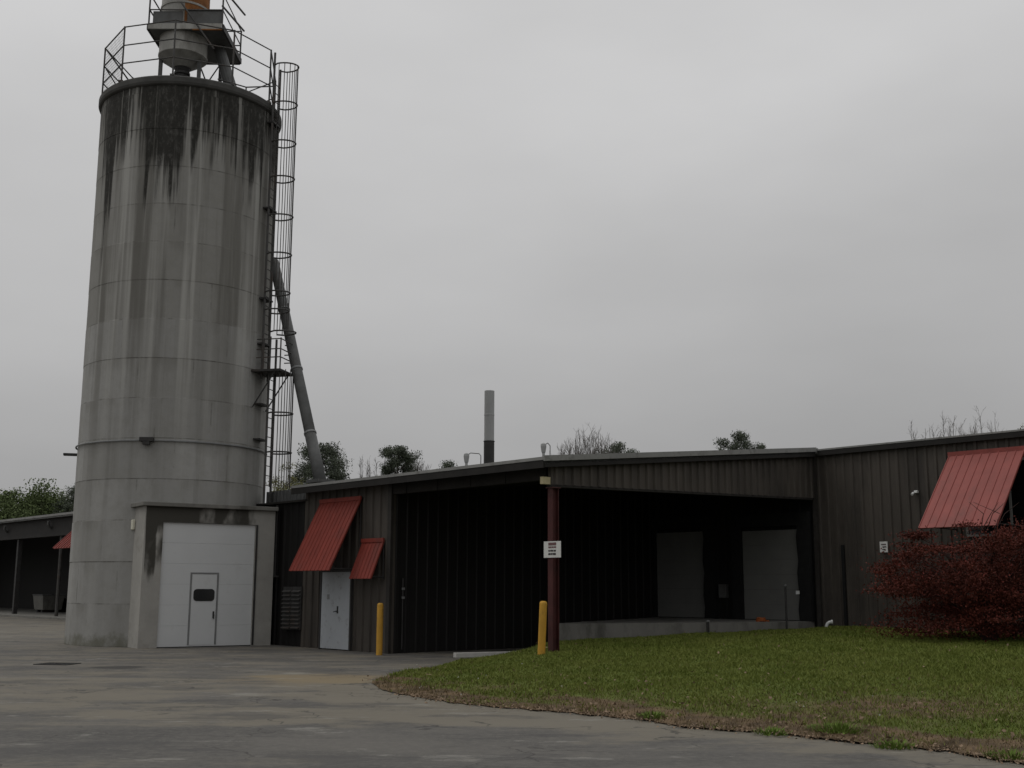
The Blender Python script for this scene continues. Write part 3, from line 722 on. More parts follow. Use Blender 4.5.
for p in wl.data.polygons: p.use_smooth = False
mb = MB(); mb.lathe(SC, [(SR+.02, zrim_b), (SR+.07, zrim_b+.03), (SR+.10, zrim_b+.10), (SR+.10, zrim_t-.05), (SR+.05, zrim_t), (.05, zrim_t+.25)], 96)
rim = mb.build('rim', mat('rim_concrete', (.075, .074, .070), .9, .25, 2, dirt=(.06, .058, .05), dirt_amt=.4, bump=.1), silo)
# conduit ring and its fittings
zp = z_at(170, 441, pol(0, SR, 0))
mb = MB(); mb.tube([pol(a, SR+.05, zp) for a in range(-100, 101, 5)], .028, 6); mb.build('conduit_ring', M['galv'], silo)
def az_of(px):
    best = min(range(-90, 91), key=lambda a: abs(512+FPX*((pol(a, SR, zp)-CAM).dot(_r)/(pol(a, SR, zp)-CAM).dot(_f))-px)); return best
aj = az_of(147); mb = MB(); c = pol(aj, SR+.1, zp+.02); er = (pol(aj, 1, 0)-SC).normalized(); et = Vector((-er.y, er.x, 0))
mb.cbox(c, .42, .16, .13, et, er, Z); mb.cbox(c-Z*.12+er*.02, .2, .12, .1, et, er, Z); mb.build('junction_box', M['dark_steel'], silo, bevel=.01)
c = pol(-88, SR+.2, zp-.22); mb = MB(); mb.cbox(c, .42, .25, .07, sdir, cdir, Z); mb.build('side_lamp', M['dark_steel'], silo, bevel=.01)
# portal
PL = gnd(137.3, 648.6); PR_ = gnd(269, 646.2)
pd = Vector((math.cos(R_(34)), math.sin(R_(34)), 0)); pn = Vector((pd.y, -pd.x, 0))
def Q(a, d, z): return PL + pd*a - pn*d + Z*z         # a along, d depth behind the face
def a_at(px):
    d = ray(px, 590); det = pd.x*(-d.y)-pd.y*(-d.x); return ((-PL.x)*(-d.y)-(-PL.y)*(-d.x))/det
W_ = a_at(272.5); zs0 = z_at(200, 505, PL+pd*W_*.45); print('portal', PL, W_, zs0)
g0, g1 = a_at(159.8), a_at(253.5); zg = z_at(205, 523.5, Q((g0+g1)/2, .1, 0)); dep = 2.6
mb = MB(); zw = zs0-.1
mb.box(Q(0, 0, 0), pd*g0, -pn*dep, Z*zw); mb.box(Q(g1, 0, 0), pd*(W_-g1), -pn*dep, Z*zw); mb.box(Q(g0, .003, zg), pd*(g1-g0), -pn*(dep-.01), Z*(zw-zg))
# subdivide the front so the stain attribute can follow the lintel and left pier
portal = mb.build('portal', M['portal'], silo)
import bmesh
bm = bmesh.new(); bm.from_mesh(portal.data)
bmesh.ops.subdivide_edges(bm, edges=bm.edges[:], cuts=9, use_grid_fill=True); bm.to_mesh(portal.data); bm.free()
st = np.zeros(len(portal.data.vertices), dtype=np.float32)
for i, v in enumerate(portal.data.vertices):
    w = Vector(v.co)+SC; r = w-PL; a = r.dot(pd); d = -r.dot(pn); z = w.z
    if d < .05 and a > .02:
        s = 0.0
        if z > zg-.1: s = .66
        if a <= g0+.02:
            h_ = z/zw; s = max(s, .78 if h_ > .62 else .72-1.6*(.62-h_))
            if a > g0*.6 and h_ < .8: s -= .22
        if a >= g1-.02: s = .12 if z < zg else .30
        st[i] = max(0, s)
a_ = portal.data.attributes.new('stain', 'FLOAT', 'POINT'); a_.data.foreach_set('value', st)
mb = MB(); mb.box(Q(-.12, -.14, zs0-.098), pd*(W_+.16), -pn*(dep+.1), Z*.12); mb.build('portal_slab', M['conc_dark'], silo, bevel=.015)
mb = MB(); n = 6; hh = (zg-.02)/n
for k in range(n): mb.box(Q(g0+.005, .07, .02+k*hh), pd*(g1-g0-.01), -pn*.05, Z*(hh-.003))
gd = mb.build('overhead_door', M['door_white'], silo)
m0, m1 = a_at(190.5), a_at(219); zm = z_at(205, 572.5, Q((m0+m1)/2, .07, 0))
mb = MB(); t = .05
mb.box(Q(m0, .055, .06), pd*t, -pn*.02, Z*(zm-.06)); mb.box(Q(m1-t, .055, .06), pd*t, -pn*.02, Z*(zm-.06)); mb.box(Q(m0+t, .055, zm-t), pd*(m1-m0-2*t), -pn*.02, Z*t)
mb.build('wicket_frame', M['galv'], gd)
mb = MB(); mb.box(Q(m0+t+.005, .06, .06), pd*(m1-m0-2*t-.01), -pn*.015, Z*(zm-.06-t-.005)); mb.build('wicket_door', M['door_white'], gd)
zw1, zw0 = z_at(205, 589, Q((m0+m1)/2, .05, 0)), z_at(205, 601, Q((m0+m1)/2, .05, 0))
x0, x1 = a_at(194.3), a_at(215.3); rr = .1; pts = []
for cx, cz, s in ((x1-rr, zw1-rr, 0), (x0+rr, zw1-rr, 90), (x0+rr, zw0+rr, 180), (x1-rr, zw0+rr, 270)):
    for k in range(5): an = R_(s+k*22.5); pts.append((cx+rr*math.cos(an), cz+rr*math.sin(an)))
mb = MB(); mb.prism([Q(x, .059, z) for x, z in pts], [Q(x, .045, z) for x, z in pts]); mb.build('window', M['glass'], gd)
mb = MB(); mb.tube([Q(m1-.12, .06, .95), Q(m1-.12, .0, .95), Q(m1-.12, .0, .80)], .015, 6); mb.cbox(Q(m1-.12, .055, .93), .05, .01, .2, pd, pn, Z); mb.build('handle', M['dark_steel'], gd)
mb = MB(); mb.box(Q(g0+.005, .052, .0), pd*(g1-g0-.01), -pn*.06, Z*.022); mb.build('bottom_seal', M['rubber'], gd)
mb = MB()
mb.box(Q(g1-.0, -.02, .02), pd*.06, -pn*.018, Z*(zg-.02)); mb.build('door_track', M['dark_steel'], gd)
zl = z_at(134, 525, Q(0, 1.2, 0)); mb = MB(); c = Q(-.05, 1.0, zl); mb.cbox(c, .09, .14, .30, pd, pn, Z); lm = mb.build('portal_lamp', M['lamp_glass'], silo, bevel=.02)
mb = MB(); mb.tube([Q(W_+.07, .25, .1), Q(W_+.07, .25, zs0-.1)], .04, 8); mb.build('downpipe', M['dark_steel'], silo)

# guard rail round the rim
POSTS = [-88, -50, -13, 24, 57, 106, 146, 186, 226]; GR = 2.95; GH = 1.9
zr0 = zrim_t+.02
mb = MB()
for hgt in (GH, GH*.66, GH*.33):
    mb.loop([pol(a, GR, zr0+hgt) for a in POSTS], .024, 6)
rail = mb.build('guard_rail', M['rail'], silo)
for a in POSTS:
    mb = MB(); mb.tube([pol(a, GR, zr0-.1), pol(a, GR, zr0+GH+.02)], .03, 6); mb.cbox(pol(a, GR, zr0+.0), .14, .14, .06); mb.build('post', M['rail'], rail)
# wire mesh infill on the left panel
mb = MB()
for (pa, pb) in ((-88, -50),):
    a_, b_ = pol(pa, GR-.03, zr0), pol(pb, GR-.03, zr0)
    for k in range(1, 14): p = a_.lerp(b_, k/14); mb.tube([p+Z*.05, p+Z*(GH-.02)], .004, 3, cap=False)
    for k in range(1, 16): mb.tube([a_+Z*(GH*k/16), b_+Z*(GH*k/16)], .004, 3, cap=False)
mb.build('mesh_panel', M['rail'], rail)
# stair-like braces inside the rail
mb = MB()
mb.tube([pol(-86, GR-.05, zr0+GH*.95), pol(-120, 1.9, zr0+.6), pol(-150, 1.2, zr0+.15)], .028, 6)
mb.build('brace', M['rail'], rail); mb = MB()
mb.tube([pol(-88, GR-.06, zr0+GH*.62), pol(-100, 2.1, zr0+.1)], .024, 6)
mb.build('brace', M['rail'], rail); mb = MB()
mb.tube([pol(70, GR-.1, zr0+.9), pol(45, 2.4, zr0+.42), pol(20, 2.2, zr0+.42)], .024, 6); mb.tube([pol(45, 2.4, zr0), pol(45, 2.4, zr0+.42)], .024, 6)
mb.build('brace', M['rail'], rail)

# ------------------------------------------------------------------ hopper tower on the silo roof
HC = at(184.5, 40, 37.3); HC = Vector((HC.x, 37.3, 0))
hop = thing('hopper', Vector((HC.x, HC.y, zrim_t+.1)), 'grey rust stained hopper tank on a railed platform on top of the silo', 'hopper')
Yf = 36.15; Yb = 38.75
xl = at(148.5, 28, Yf).x; xr = at(222, 27, Yf).x
zp0 = z_at(185, 29, Vector((0, Yf, 0))); zp1 = z_at(185, 19.5, Vector((0, Yf, 0)))
print('platform', zp0, zp1, xl, xr, zrim_t)
mb = MB(); mb.box((xl, Yf, zp0), (xr-xl, 0, 0), (0, Yb-Yf, 0), (0, 0, .06)); plat = mb.build('platform', M['galv_dull'], hop)
mb = MB()
mb.box((xl-.01, Yf-.06, zp0-.02), (xr-xl+.02, 0, 0), (0, .055, 0), (0, 0, .20)); mb.build('front_beam', M['cyc'], plat)
mb = MB()
mb.box((xr+.002, Yf, zp0-.02), (.06, 0, 0), (0, Yb-Yf, 0), (0, 0, .2)); mb.box((xl-.062, Yf, zp0-.02), (.06, 0, 0), (0, Yb-Yf, 0), (0, 0, .2))
mb.box((xl, Yb+.002, zp0-.02), (xr-xl, 0, 0), (0, .06, 0), (0, 0, .42)); mb.build('side_beam', M['dark_steel'], plat)
zk = z_at(185, 10, Vector((0, Yf, 0)))
mb = MB(); mb.box((xl+.12, Yf+.03, zp0+.19), (1.0, 0, 0), (0, .02, 0), (0, 0, zk-zp0-.22)); mb.box((xl+1.28, Yf+.03, zp0+.19), (xr-xl-1.3, 0, 0), (0, .02, 0), (0, 0, zk-zp0-.19)); mb.build('kick_plate', M['galv_dull'], plat)
mb = MB(); mb.box((xl+1.5, Yf-.064, zp0-.06), (xr-xl-1.5, 0, 0), (0, .05, 0), (0, 0, .039)); mb.build('rust_strip', M['rust'], plat)
# platform railing
mb = MB(); zt0 = zp0+.1
cr = [(xl, Yf), (xr, Yf), (xr, Yb), (xl, Yb)]
for hgt in (1.15, .60): mb.loop([(x, y, zt0+hgt) for x, y in cr], .026, 6)
hr = mb.build('platform_rail', M['rail'], plat)
for x, y in cr+[((xl+xr)/2, Yb)]:
    mb = MB(); mb.tube([(x, y, zp0), (x, y, zt0+1.17)], .03, 6); mb.build('post', M['rail'], hr)
# tank, cone, neck
tcx = at(184, 40, 37.0).x; tr = .80; TY = 37.0
zcb = z_at(183, 49, Vector((0, TY-tr, 0))); znk = z_at(190, 65, Vector((0, TY-.3, 0)))
TC = Vector((tcx, TY, 0))
mb = MB(); mb.lathe(TC, [(tr, zcb), (tr+.02, zcb+.02), (tr+.02, zcb+.08), (tr, zcb+.09), (tr, zp0+1.0), (tr+.03, zp0+1.01), (tr+.03, zp0+1.08), (tr, zp0+1.09), (tr, zp0+1.7), (.25, zp0+2.15)], 40)
mb.build('tank', M['cyc'], hop, smooth=False)
mb = MB(); mb.lathe(TC, [(.30, znk), (tr-.005, zcb-.003)], 32); mb.build('cone', M['cyc'], hop)
mb = MB(); mb.lathe(TC, [(.22, zrim_t+.05), (.22, znk-.25), (.27, znk-.24), (.27, znk-.16), (.22, znk-.15), (.28, znk-.002)], 24); mb.build('neck', M['dark_steel'], hop)
mb = MB(); an0 = R_(-75)
ri = [(tcx+(tr+.008)*math.cos(an0+k*R_(10)), TY+(tr+.008)*math.sin(an0+k*R_(10))) for k in range(9)]
for (xa, ya), (xb, yb2) in zip(ri[:-1], ri[1:]):
    mb.face([(xa, ya, zp0+.3), (xb, yb2, zp0+.3), (xb, yb2, zp0+1.62), (xa, ya, zp0+1.62)])
mb.build('rust_panel', M['rust'], hop)
# legs
for x, y in ((tcx-.72, 36.9), (tcx-.35, 38.2), (tcx+.62, 36.85), (tcx+1.02, 38.1)):
    mb = MB(); mb.cbox((x, y, (zrim_t+zp0)/2), .11, .11, zp0-zrim_t-.02); mb.build('leg', M['galv_dull'], hop)
mb = MB(); mb.tube([(tcx-.72, 36.9, zrim_t+.35), (tcx-.35, 38.2, zp0-.2)], .025, 6); mb.build('brace', M['rail'], hop); mb = MB(); mb.tube([(tcx+.62, 36.85, zrim_t+.3), (tcx+1.02, 38.1, zp0-.3)], .025, 6)
mb.build('brace', M['rail'], hop); mb = MB(); mb.tube([(tcx+.62, 36.85, zrim_t+1.5), (tcx+1.02, 38.1, zrim_t+.2)], .025, 6)
mb.build('brace', M['rail'], hop); mb = MB(); mb.tube([at(181, 2, Yf-.16), at(214, 49, Yf-.12)], .03, 6); mb.build('brace', M['rail'], hop)
mb = MB(); mb.tube([at(214, 34, 37.6), at(219, 48, 37.5), at(232, 92, 37.2)], [.19, .2, .21], 14); mb.build('discharge_duct', M['galv_dull'], hop, smooth=False)
# sloping hand rail of the access stair at the right side
mb = MB(); mb.tube([at(222.5, 6, Yf+.05), at(244, 31, Yb-.1)], .035, 6); mb.build('stair_rail', M['rail'], hop); mb = MB(); mb.tube([at(222.5, -12, Yf+.05), at(245, 15, Yb-.1)], .035, 6); mb.build('stair_rail', M['rail'], hop)

# ------------------------------------------------------------------ caged ladder on the silo side
AZ = 61
def lad(r, t, z):       # r outwards from the silo wall, t sideways
    er = (pol(AZ, 1, 0)-SC).normalized(); et = Vector((er.y, -er.x, 0))
    return SC + er*(SR+r) + et*t + Z*z
lz0 = z_at(272, 492, lad(.2, 0, 0)); lz1 = zrim_t+1.75
ladder = thing('caged_ladder', lad(.2, 0, lz0), 'steel ladder in a hooped safety cage up the right side of the silo', 'ladder')
zlow = z_at(286, 371, lad(.6, 0, 0)); OFF = .26
for t in (-.24, .24):
    mb = MB(); mb.tube([lad(.17, t, zlow-.3), lad(.17, t, lz1+.05 if t > 0 else lz1-.35)], .038, 6); mb.build('stile', M['rail'], ladder)
    mb = MB(); mb.tube([lad(.17+OFF, t, lz0-.4), lad(.17+OFF, t, zlow+1.1)], .038, 6); mb.build('stile', M['rail'], ladder)
nr = int((lz1-.8-lz0)/.31)
for k in range(min(nr, 99)):
    z = lz0+.2+.31*k; o_ = OFF if z < zlow else 0; mb = MB(); mb.tube([lad(.17+o_, -.23, z), lad(.17+o_, .23, z)], .015, 5); mb.build('rung', M['rail'], ladder)
hoop_px = [67, 105, 143.5, 179, 217, 255, 293, 311, 333, 414, 453]
HR = .40
def hoop_pts(z, k0=-1.15, k1=1.15, rr=HR, off=.55):
    return [lad(.42+.50*math.cos(w), .36*math.sin(w), z) for w in np.linspace(-1.75, 1.75, 17)]
for y in hoop_px:
    o_ = OFF if y > 320 else 0; z = z_at(286, y, lad(.6, 0, 0)); er_ = (pol(AZ, 1, 0)-SC).normalized()*o_; pts = [p_+er_ for p_ in [lad(.17, -.24, z)]+hoop_pts(z)+[lad(.17, .24, z)]]
    mb = MB()
    mb.tube(pts, .027, 5); mb.build('hoop', M['rail'], ladder)
ztop = z_at(286, 67, lad(.6, 0, 0)); zmid = z_at(286, 333, lad(.6, 0, 0)); zbot = z_at(286, 488, lad(.6, 0, 0)); zlow = z_at(286, 371, lad(.6, 0, 0))
for w in (-1.65, -1.24, -.83, -.41, 0, .41, .83, 1.24, 1.65):
    for (za, zb3) in ((ztop, zmid), (zlow, zbot)):
        o_ = 0 if za == ztop else OFF; mb = MB(); mb.tube([lad(.42+o_+.485*math.cos(w), .345*math.sin(w), za), lad(.42+o_+.485*math.cos(w), .345*math.sin(w), zb3)], .014, 4); mb.build('cage_bar', M['rail'], ladder)
# rest platform
zpl = z_at(283, 374, lad(.5, 0, 0))
er = (pol(AZ, 1, 0)-SC).normalized(); et = Vector((er.y, -er.x, 0))
mb = MB(); mb.box(lad(-.1, -.55, zpl), er*1.05, et*1.1, Z*.07); rp = mb.build('rest_platform', M['dark_steel'], ladder)
mb = MB(); mb.tube([lad(.75, -.5, zpl), lad(.02, -.5, zpl-1.15)], .025, 6); mb.build('bracket', M['dark_steel'], rp)
mb = MB(); mb.tube([lad(.75, .5, zpl), lad(.02, .5, zpl-1.15)], .025, 6); mb.build('bracket', M['dark_steel'], rp)
mb = MB()
for hh_ in (.45, .72, 1.05): mb.tube([lad(.1, .53, zpl+hh_), lad(.93, .53, zpl+hh_), lad(.93, -.53, zpl+hh_), lad(.6, -.53, zpl+hh_)], .02, 5)
for a, b in ((.93, .53), (.93, -.53), (.35, .53)): mb.tube([lad(a, b, zpl), lad(a, b, zpl+1.08)], .024, 5)
mb.build('platform_rail', M['rail'], rp)
for y in (125, 210, 300, 345, 405, 440):
    z = z_at(272, y, lad(.1, 0, 0)); mb = MB(); mb.cbox(lad(.1, 0, z), .26, .56, .05, er, et, Z); mb.build('wall_bracket', M['dark_steel'], ladder)

# ------------------------------------------------------------------ transfer pipe from silo to roof
pb = at(320.5, 482, L(u_at(320), 1.0).y+.35); pt_ = at(274, 262, 38.6)
pipe = thing('transfer_pipe', pb, 'long slanting grey pipe running from the silo down to the warehouse roof', 'pipe')
mb = MB(); mb.tube([pt_, pt_.lerp(pb, .5), pb], [.172, .175, .178], 16); mb.build('tube', M['galv_dull'], pipe, smooth=True)
dirp = (pb-pt_).normalized()
for c in (.24, .52, .80):
    p = pt_.lerp(pb, c); mb = MB(); mb.tube([p-dirp*.03, p+dirp*.03], .20, 16); mb.build('flange', M['galv'], pipe)
pl = pt_.lerp(pb, .80); mb = MB(); mb.tube([pl, pb-dirp*.01], [.182, .190], 16); mb.build('lower_sleeve', M['galv_dull'], pipe, smooth=True)
mb = MB(); mb.cbox(pb+Z*(zr(1.2)-pb.z+.03), .7, .6, .10, U, V, Z); mb.build('roof_boot', M['galv_dull'], pipe)

# ------------------------------------------------------------------ things on the roof
cp = at(489, 455, 40.0)
zc0 = zr((cp-A).dot(V)); chim = thing('chimney', Vector((cp.x, 40, zc0)), 'thin metal chimney pipe, pale above and dark at its base, on the roof', 'chimney')
zc1 = z_at(489, 441, Vector((0, 40, 0))); zc3 = z_at(489, 391, Vector((0, 40, 0)))
mb = MB(); mb.lathe(cp, [(.185, zc0-.05), (.185, zc1-.03), (.20, zc1-.02), (.20, zc1)], 20); mb.build('base_pipe', M['dark_steel'], chim, smooth=False)
mb = MB(); mb.lathe(cp, [(.175, zc1+.001), (.175, (zc1+zc3)/2), (.182, (zc1+zc3)/2+.01), (.182, (zc1+zc3)/2+.05), (.175, (zc1+zc3)/2+.06), (.175, zc3), (.15, zc3), (.15, zc3-.3)], 20); mb.build('flue', M['flue'], chim, smooth=False)
def roof_vent(px, ytop, D, side, lab):
    p = at(px, ytop, D); z0 = zr((p-A).dot(V)); t = thing('roof_vent', Vector((p.x, D, z0)), lab, 'vent', 'small vents on the warehouse roof')
    mb = MB(); mb.lathe(p, [(.04, z0-.02), (.04, p.z-.30), (.06, p.z-.26), (.085, p.z-.10), (.075, p.z-.03), (.03, p.z)], 12); mb.build('cowl', M['flue'], t)
    mb = MB(); s = side*.42
    mb.tube([(p.x+.05, D, p.z-.05), (p.x+.12, D, p.z), (p.x+s-.05, D, p.z-.02), (p.x+s, D, p.z-.08), (p.x+s, D, z0-.02)], .013, 5); mb.build('arm', M['rail'], t)
roof_vent(466.5, 453, 33.5, 1, 'small pale roof vent with a long bent arm, close to the chimney')
roof_vent(543.5, 443, 33.0, .45, 'small pale roof vent with a short arm above the red column')

# ------------------------------------------------------------------ bollards
def bollard(p, top, r, lean, label, ring=False):
    t = thing('bollard', p, label, 'bollard', 'yellow steel bollards by the loading bay')
    d = Vector((lean, 0, 1)); h = top-p.z
    mb = MB(); mb.tube([p-Z*.1, p+d*(h-.05), p+d*(h-.015), p+d*h], [r, r, r*.85, r*.4], 18); o = mb.build('pipe', M['yellow'], t)
    return t
p = at(379.5, 640, 31.0); p.z = 0; bollard(p, z_at(379.5, 603, p), .084, .0, 'yellow bollard standing by the small red awning at the bay corner')
p = at(541, 640, 26.2); p.z = lawn_z(p.x, p.y)-.05; bollard(p, z_at(543.3, 601, p), .086, .045, 'slightly leaning yellow bollard standing in grass by the red column')

# kerb of the bay
k0, k1 = gnd(456, 658), gnd(524, 655); k0z = .125
kd_ = (Vector((.9, 31.0, 0))-k0).normalized(); kn = Vector((kd_.y, -kd_.x, 0))
mb = MB(); ln_ = 3.0
mb.box(k0, kd_*ln_, -kn*.18, Z*k0z); kb = mb.build('kerb', M['kerb'], None, origin=k0, bevel=.012); tag(kb, 'short pale concrete kerb at the mouth of the loading bay', 'kerb')

# drain grate
g0_ = gnd(33, 664.8); g1_ = gnd(66, 665.4); gd_ = (g1_-g0_).normalized(); gp = Vector((-gd_.y, gd_.x, 0)); gw = (g1_-g0_).length
dr = thing('drain_grate', (g0_+g1_)/2, 'dark iron storm drain grate set in the yard in front of the silo', 'drain')
mb = MB(); dd = .62
for (o, a, b) in ((g0_, gd_*gw, gp*.04), (g0_+gp*(dd-.04), gd_*gw, gp*.04), (g0_+gp*.04, gd_*.04, gp*(dd-.08)), (g0_+gd_*(gw-.04)+gp*.04, gd_*.04, gp*(dd-.08))): mb.box(o+Z*.004, a, b, Z*.014)
mb.build('frame', M['dark_steel'], dr)
mb = MB(); mb.box(g0_+gd_*.04+gp*.04+Z*.004, gd_*(gw-.08), gp*(dd-.08), Z*.003); mb.build('pit', M['rubber'], dr)
mb = MB()
for k in range(12): mb.box(g0_+gd_*(.06+k*(gw-.14)/11)+gp*.041+Z*.0075, gd_*.02, gp*(dd-.082), Z*.008)
mb.build('bars', M['dark_steel'], dr)

# small things by the dock
def onlawn(px, D, dz=0): p = at(px, 620, D); p.z = lawn_z(p.x, D)+dz; return p
p = onlawn(786.5, 33.0, -.05); t = thing('pole', p, 'thin dark pole standing in front of the right dock door', 'pole')
mb = MB(); mb.tube([p, Vector((p.x, p.y, z_at(786.5, 587, p)))], .03, 8); mb.build('shaft', M['dark_steel'], t)
zt_ = z_at(786.5, 587, p); mb = MB(); mb.lathe(p, [(.028, zt_+.001), (.045, zt_+.02), (.045, zt_+.06), (.02, zt_+.085)], 10); mb.build('cap', M['galv_dull'], t)
p = onlawn(707.7, 32.6, -.05); t = thing('post', p, 'short dark stub post against the concrete dock face, between the two dock doors', 'post')
zt_ = z_at(707.7, 622, p); mb = MB(); mb.tube([p, Vector((p.x, p.y, zt_))], .045, 8); mb.build('shaft', M['dark_steel'], t)
mb = MB(); mb.lathe(p, [(.05, zt_+.001), (.055, zt_+.03), (.03, zt_+.05)], 10); mb.build('cap', M['galv'], t)
pc = at(761, 622.3, 33.9); pc.z = DZ
mb = MB()
for k in range(3): mb.loop([pc+Vector((math.cos(w)*(.13-.01*k), math.sin(w)*(.10), .025+.036*k+.008*math.sin(3*w+k))) for w in np.linspace(0, 2*math.pi, 16)[:-1]], .024, 6)
mb.tube([pc+Vector((.13, 0, .03)), pc+Vector((.2, -.04, .02)), pc+Vector((.24, .03, .02))], .022, 6)
rp_ = mb.build('rope_coil', M['orange'], None, origin=pc, smooth=True); tag(rp_, 'small orange coil lying on the dock in front of the right dock door', 'coil')
p = onlawn(825.5, 33.0, -.08); t = thing('vent_pipe', p, 'short white bent pipe sticking up from the grass beside the dock', 'pipe')
zt_ = z_at(827, 621.5, p)
mb = MB(); hh_ = zt_-p.z
mb.tube([p, p+Vector((.02, 0, hh_*.55)), p+Vector((.05, -.01, hh_*.8)), p+Vector((.10, -.03, hh_*.93)), p+Vector((.16, -.05, hh_*.97))], .045, 10); mb.build('elbow', M['white'], t, smooth=True)
mb = MB(); mb.tube([p+Vector((.145, -.045, hh_*.965)), p+Vector((.19, -.06, hh_*.98))], .056, 10); mb.build('collar', M['white'], t)

# ------------------------------------------------------------------ far open shed on the left
E0 = Vector((-33.0, 74.0, 0)); shed = thing('open_shed', E0+U*6, 'long open fronted dark shed behind the silo at the left', 'shed')
def H(u, v, z=0.0): return E0+U*u+V*v+Z*z
zse = z_at(0, 522.5, H(0, 0)); ush = 24; usl = -26
mb = MB(); mb.prism([H(usl, -.6, zse-.18), H(ush, -.6, zse-.18), H(ush, 10, zse+.2), H(usl, 10, zse+.2)], [H(usl, -.6, zse), H(ush, -.6, zse), H(ush, 10, zse+.4), H(usl, 10, zse+.4)]); sroof = mb.build('roof', M['roof'], shed)
mb = MB(); mb.box(H(usl, -.64, zse-.10), U*(ush-usl), V*.036, Z*.12); mb.build('drip_edge', M['trim_light'], sroof)
mb = MB(); mb.box(H(usl, -.30, zse-1.05), U*(ush-usl), V*.2, Z*.86); mb.build('eave_panel', M['board'], shed)
mb = MB(); mb.box(H(usl, -.36, zse-1.2), U*(ush-usl), V*.3, Z*.148); mb.build('beam', M['board'], shed)
ribbed(MB(), usl, ush, 6.5, 'u', -1, 0, zse+.1, zse+.1).f and None
def ribbedH():
    mb = MB(); mb.box(H(usl, 6.5, 0), U*(ush-usl), V*.12, Z*(zse+.05)); return mb
ribbedH().build('back_wall', M['wall_shaded'], shed)
for s in (usl+.1, ush-.2):
    mb = MB(); mb.box(H(s, -.1, 0), U*.1, V*6.5, Z*(zse-.2)); mb.build('end_wall', M['wall_shaded'], shed)
def uh_at(px):
    d = ray(px, 585); det = U.x*(-d.y)-U.y*(-d.x); return ((-E0.x)*(-d.y)-(-E0.y)*(-d.x))/det
for px in (18, -70, 92):
    s = uh_at(px); mb = MB(); mb.box(H(s-.12, -.2, 0), U*.24, V*.24, Z*(zse-1.2)); mb.build('post', M['dark_steel'], shed)
for px in (8, 52):
    s = uh_at(px); mb = MB(); mb.tube([H(s, -.32, zse-.75), H(s+.1, -.5, zse-.55), H(s+.2, -.52, zse-.35)], .07, 6); mb.build('bracket', M['galv_dull'], shed)
def uh2(px, v):
    d = ray(px, 560); q = E0+V*v; det = U.x*(-d.y)-U.y*(-d.x); return ((-q.x)*(-d.y)-(-q.y)*(-d.x))/det
s0 = uh2(74, -.4); vb_ = -.4
while uh2(53, vb_) < s0 and vb_ > -3: vb_ -= .02
T0, B0 = H(s0, -.4, z_at(74, 529, H(s0, -.4))), H(s0, vb_, z_at(53, 549, H(s0, vb_)))
mb = MB(); T1, B1 = T0+U*4, B0+U*4; nn = Vector((-V.x, -V.y, 1)).normalized()*.05
mb.prism([T0, T1, B1, B0], [T0+nn, T1+nn, B1+nn, B0+nn])
for k in range(12):
    a, b = T0.lerp(T1, k/11), B0.lerp(B1, k/11); mb.prism([a+nn*1.02, a+U*.05+nn*1.02, b+U*.05+nn*1.02, b+nn*1.02], [a+nn*2, a+U*.05+nn*2, b+U*.05+nn*2, b+nn*2])
mb.build('awning', M['red_pale'], shed)
mb = MB(); mb.tube([H(uh_at(62), -.2, zse-1.2), H(uh_at(62), -.2, 0)], .10, 8); mb.build('downpipe', M['rail'], shed)
# apron in the shed
mb = MB(); mb.box(H(usl+.3, -1.2, .004), U*(ush-usl-.6), V*7.6, Z*.10); mb.build('floor_slab', M['conc_dark'], shed)
# bin inside the shed
bp_ = H(uh_at(31)-5.6, 3.2, .104); bn = thing('bulk_bin', bp_, 'grey bulk bin standing under the far open shed', 'bin')
mb = MB(); hb = 1.05
mb.prism([bp_+U*x+V*y+Z*.16 for x, y in ((-.75, -.6), (.75, -.6), (.75, .6), (-.75, .6))], [bp_+U*x+V*y+Z*hb for x, y in ((-.85, -.7), (.85, -.7), (.85, .7), (-.85, .7))]); mb.build('tub', M['conc_dark'], bn, bevel=.03)
mb = MB(); mb.box(bp_-U*.88-V*.73+Z*(hb+.001), U*1.76, V*1.46, Z*.07); mb.build('rim', M['galv_dull'], bn, bevel=.01)
for x in (-.5, .3):
    mb = MB(); mb.box(bp_+U*x-V*.55, U*.2, V*1.1, Z*.158); mb.build('skid', M['dark_steel'], bn)
# dark barrels by the shed post
for px, lab in ((61.5, 'dark barrel by the far shed, left of its twin'), (66.5, 'dark barrel by the far shed, touching the silo outline')):
    d_ = gnd(px, 613.5); d_.z = .0
    b_ = thing('barrel', d_, lab, 'barrel', 'dark barrels by the far shed')
    mb = MB(); mb.lathe(d_, [(.29, .0), (.30, .02), (.29, .3), (.305, .31), (.29, .33), (.29, .62), (.305, .63), (.29, .65), (.29, .93), (.305, .95), (.27, .955)], 18); mb.build('drum', M['dark_steel'], b_)
    mb = MB(); mb.lathe(d_, [(.265, .957), (.265, .975), (.1, .985)], 18); mb.build('lid', M['rubber'], b_)

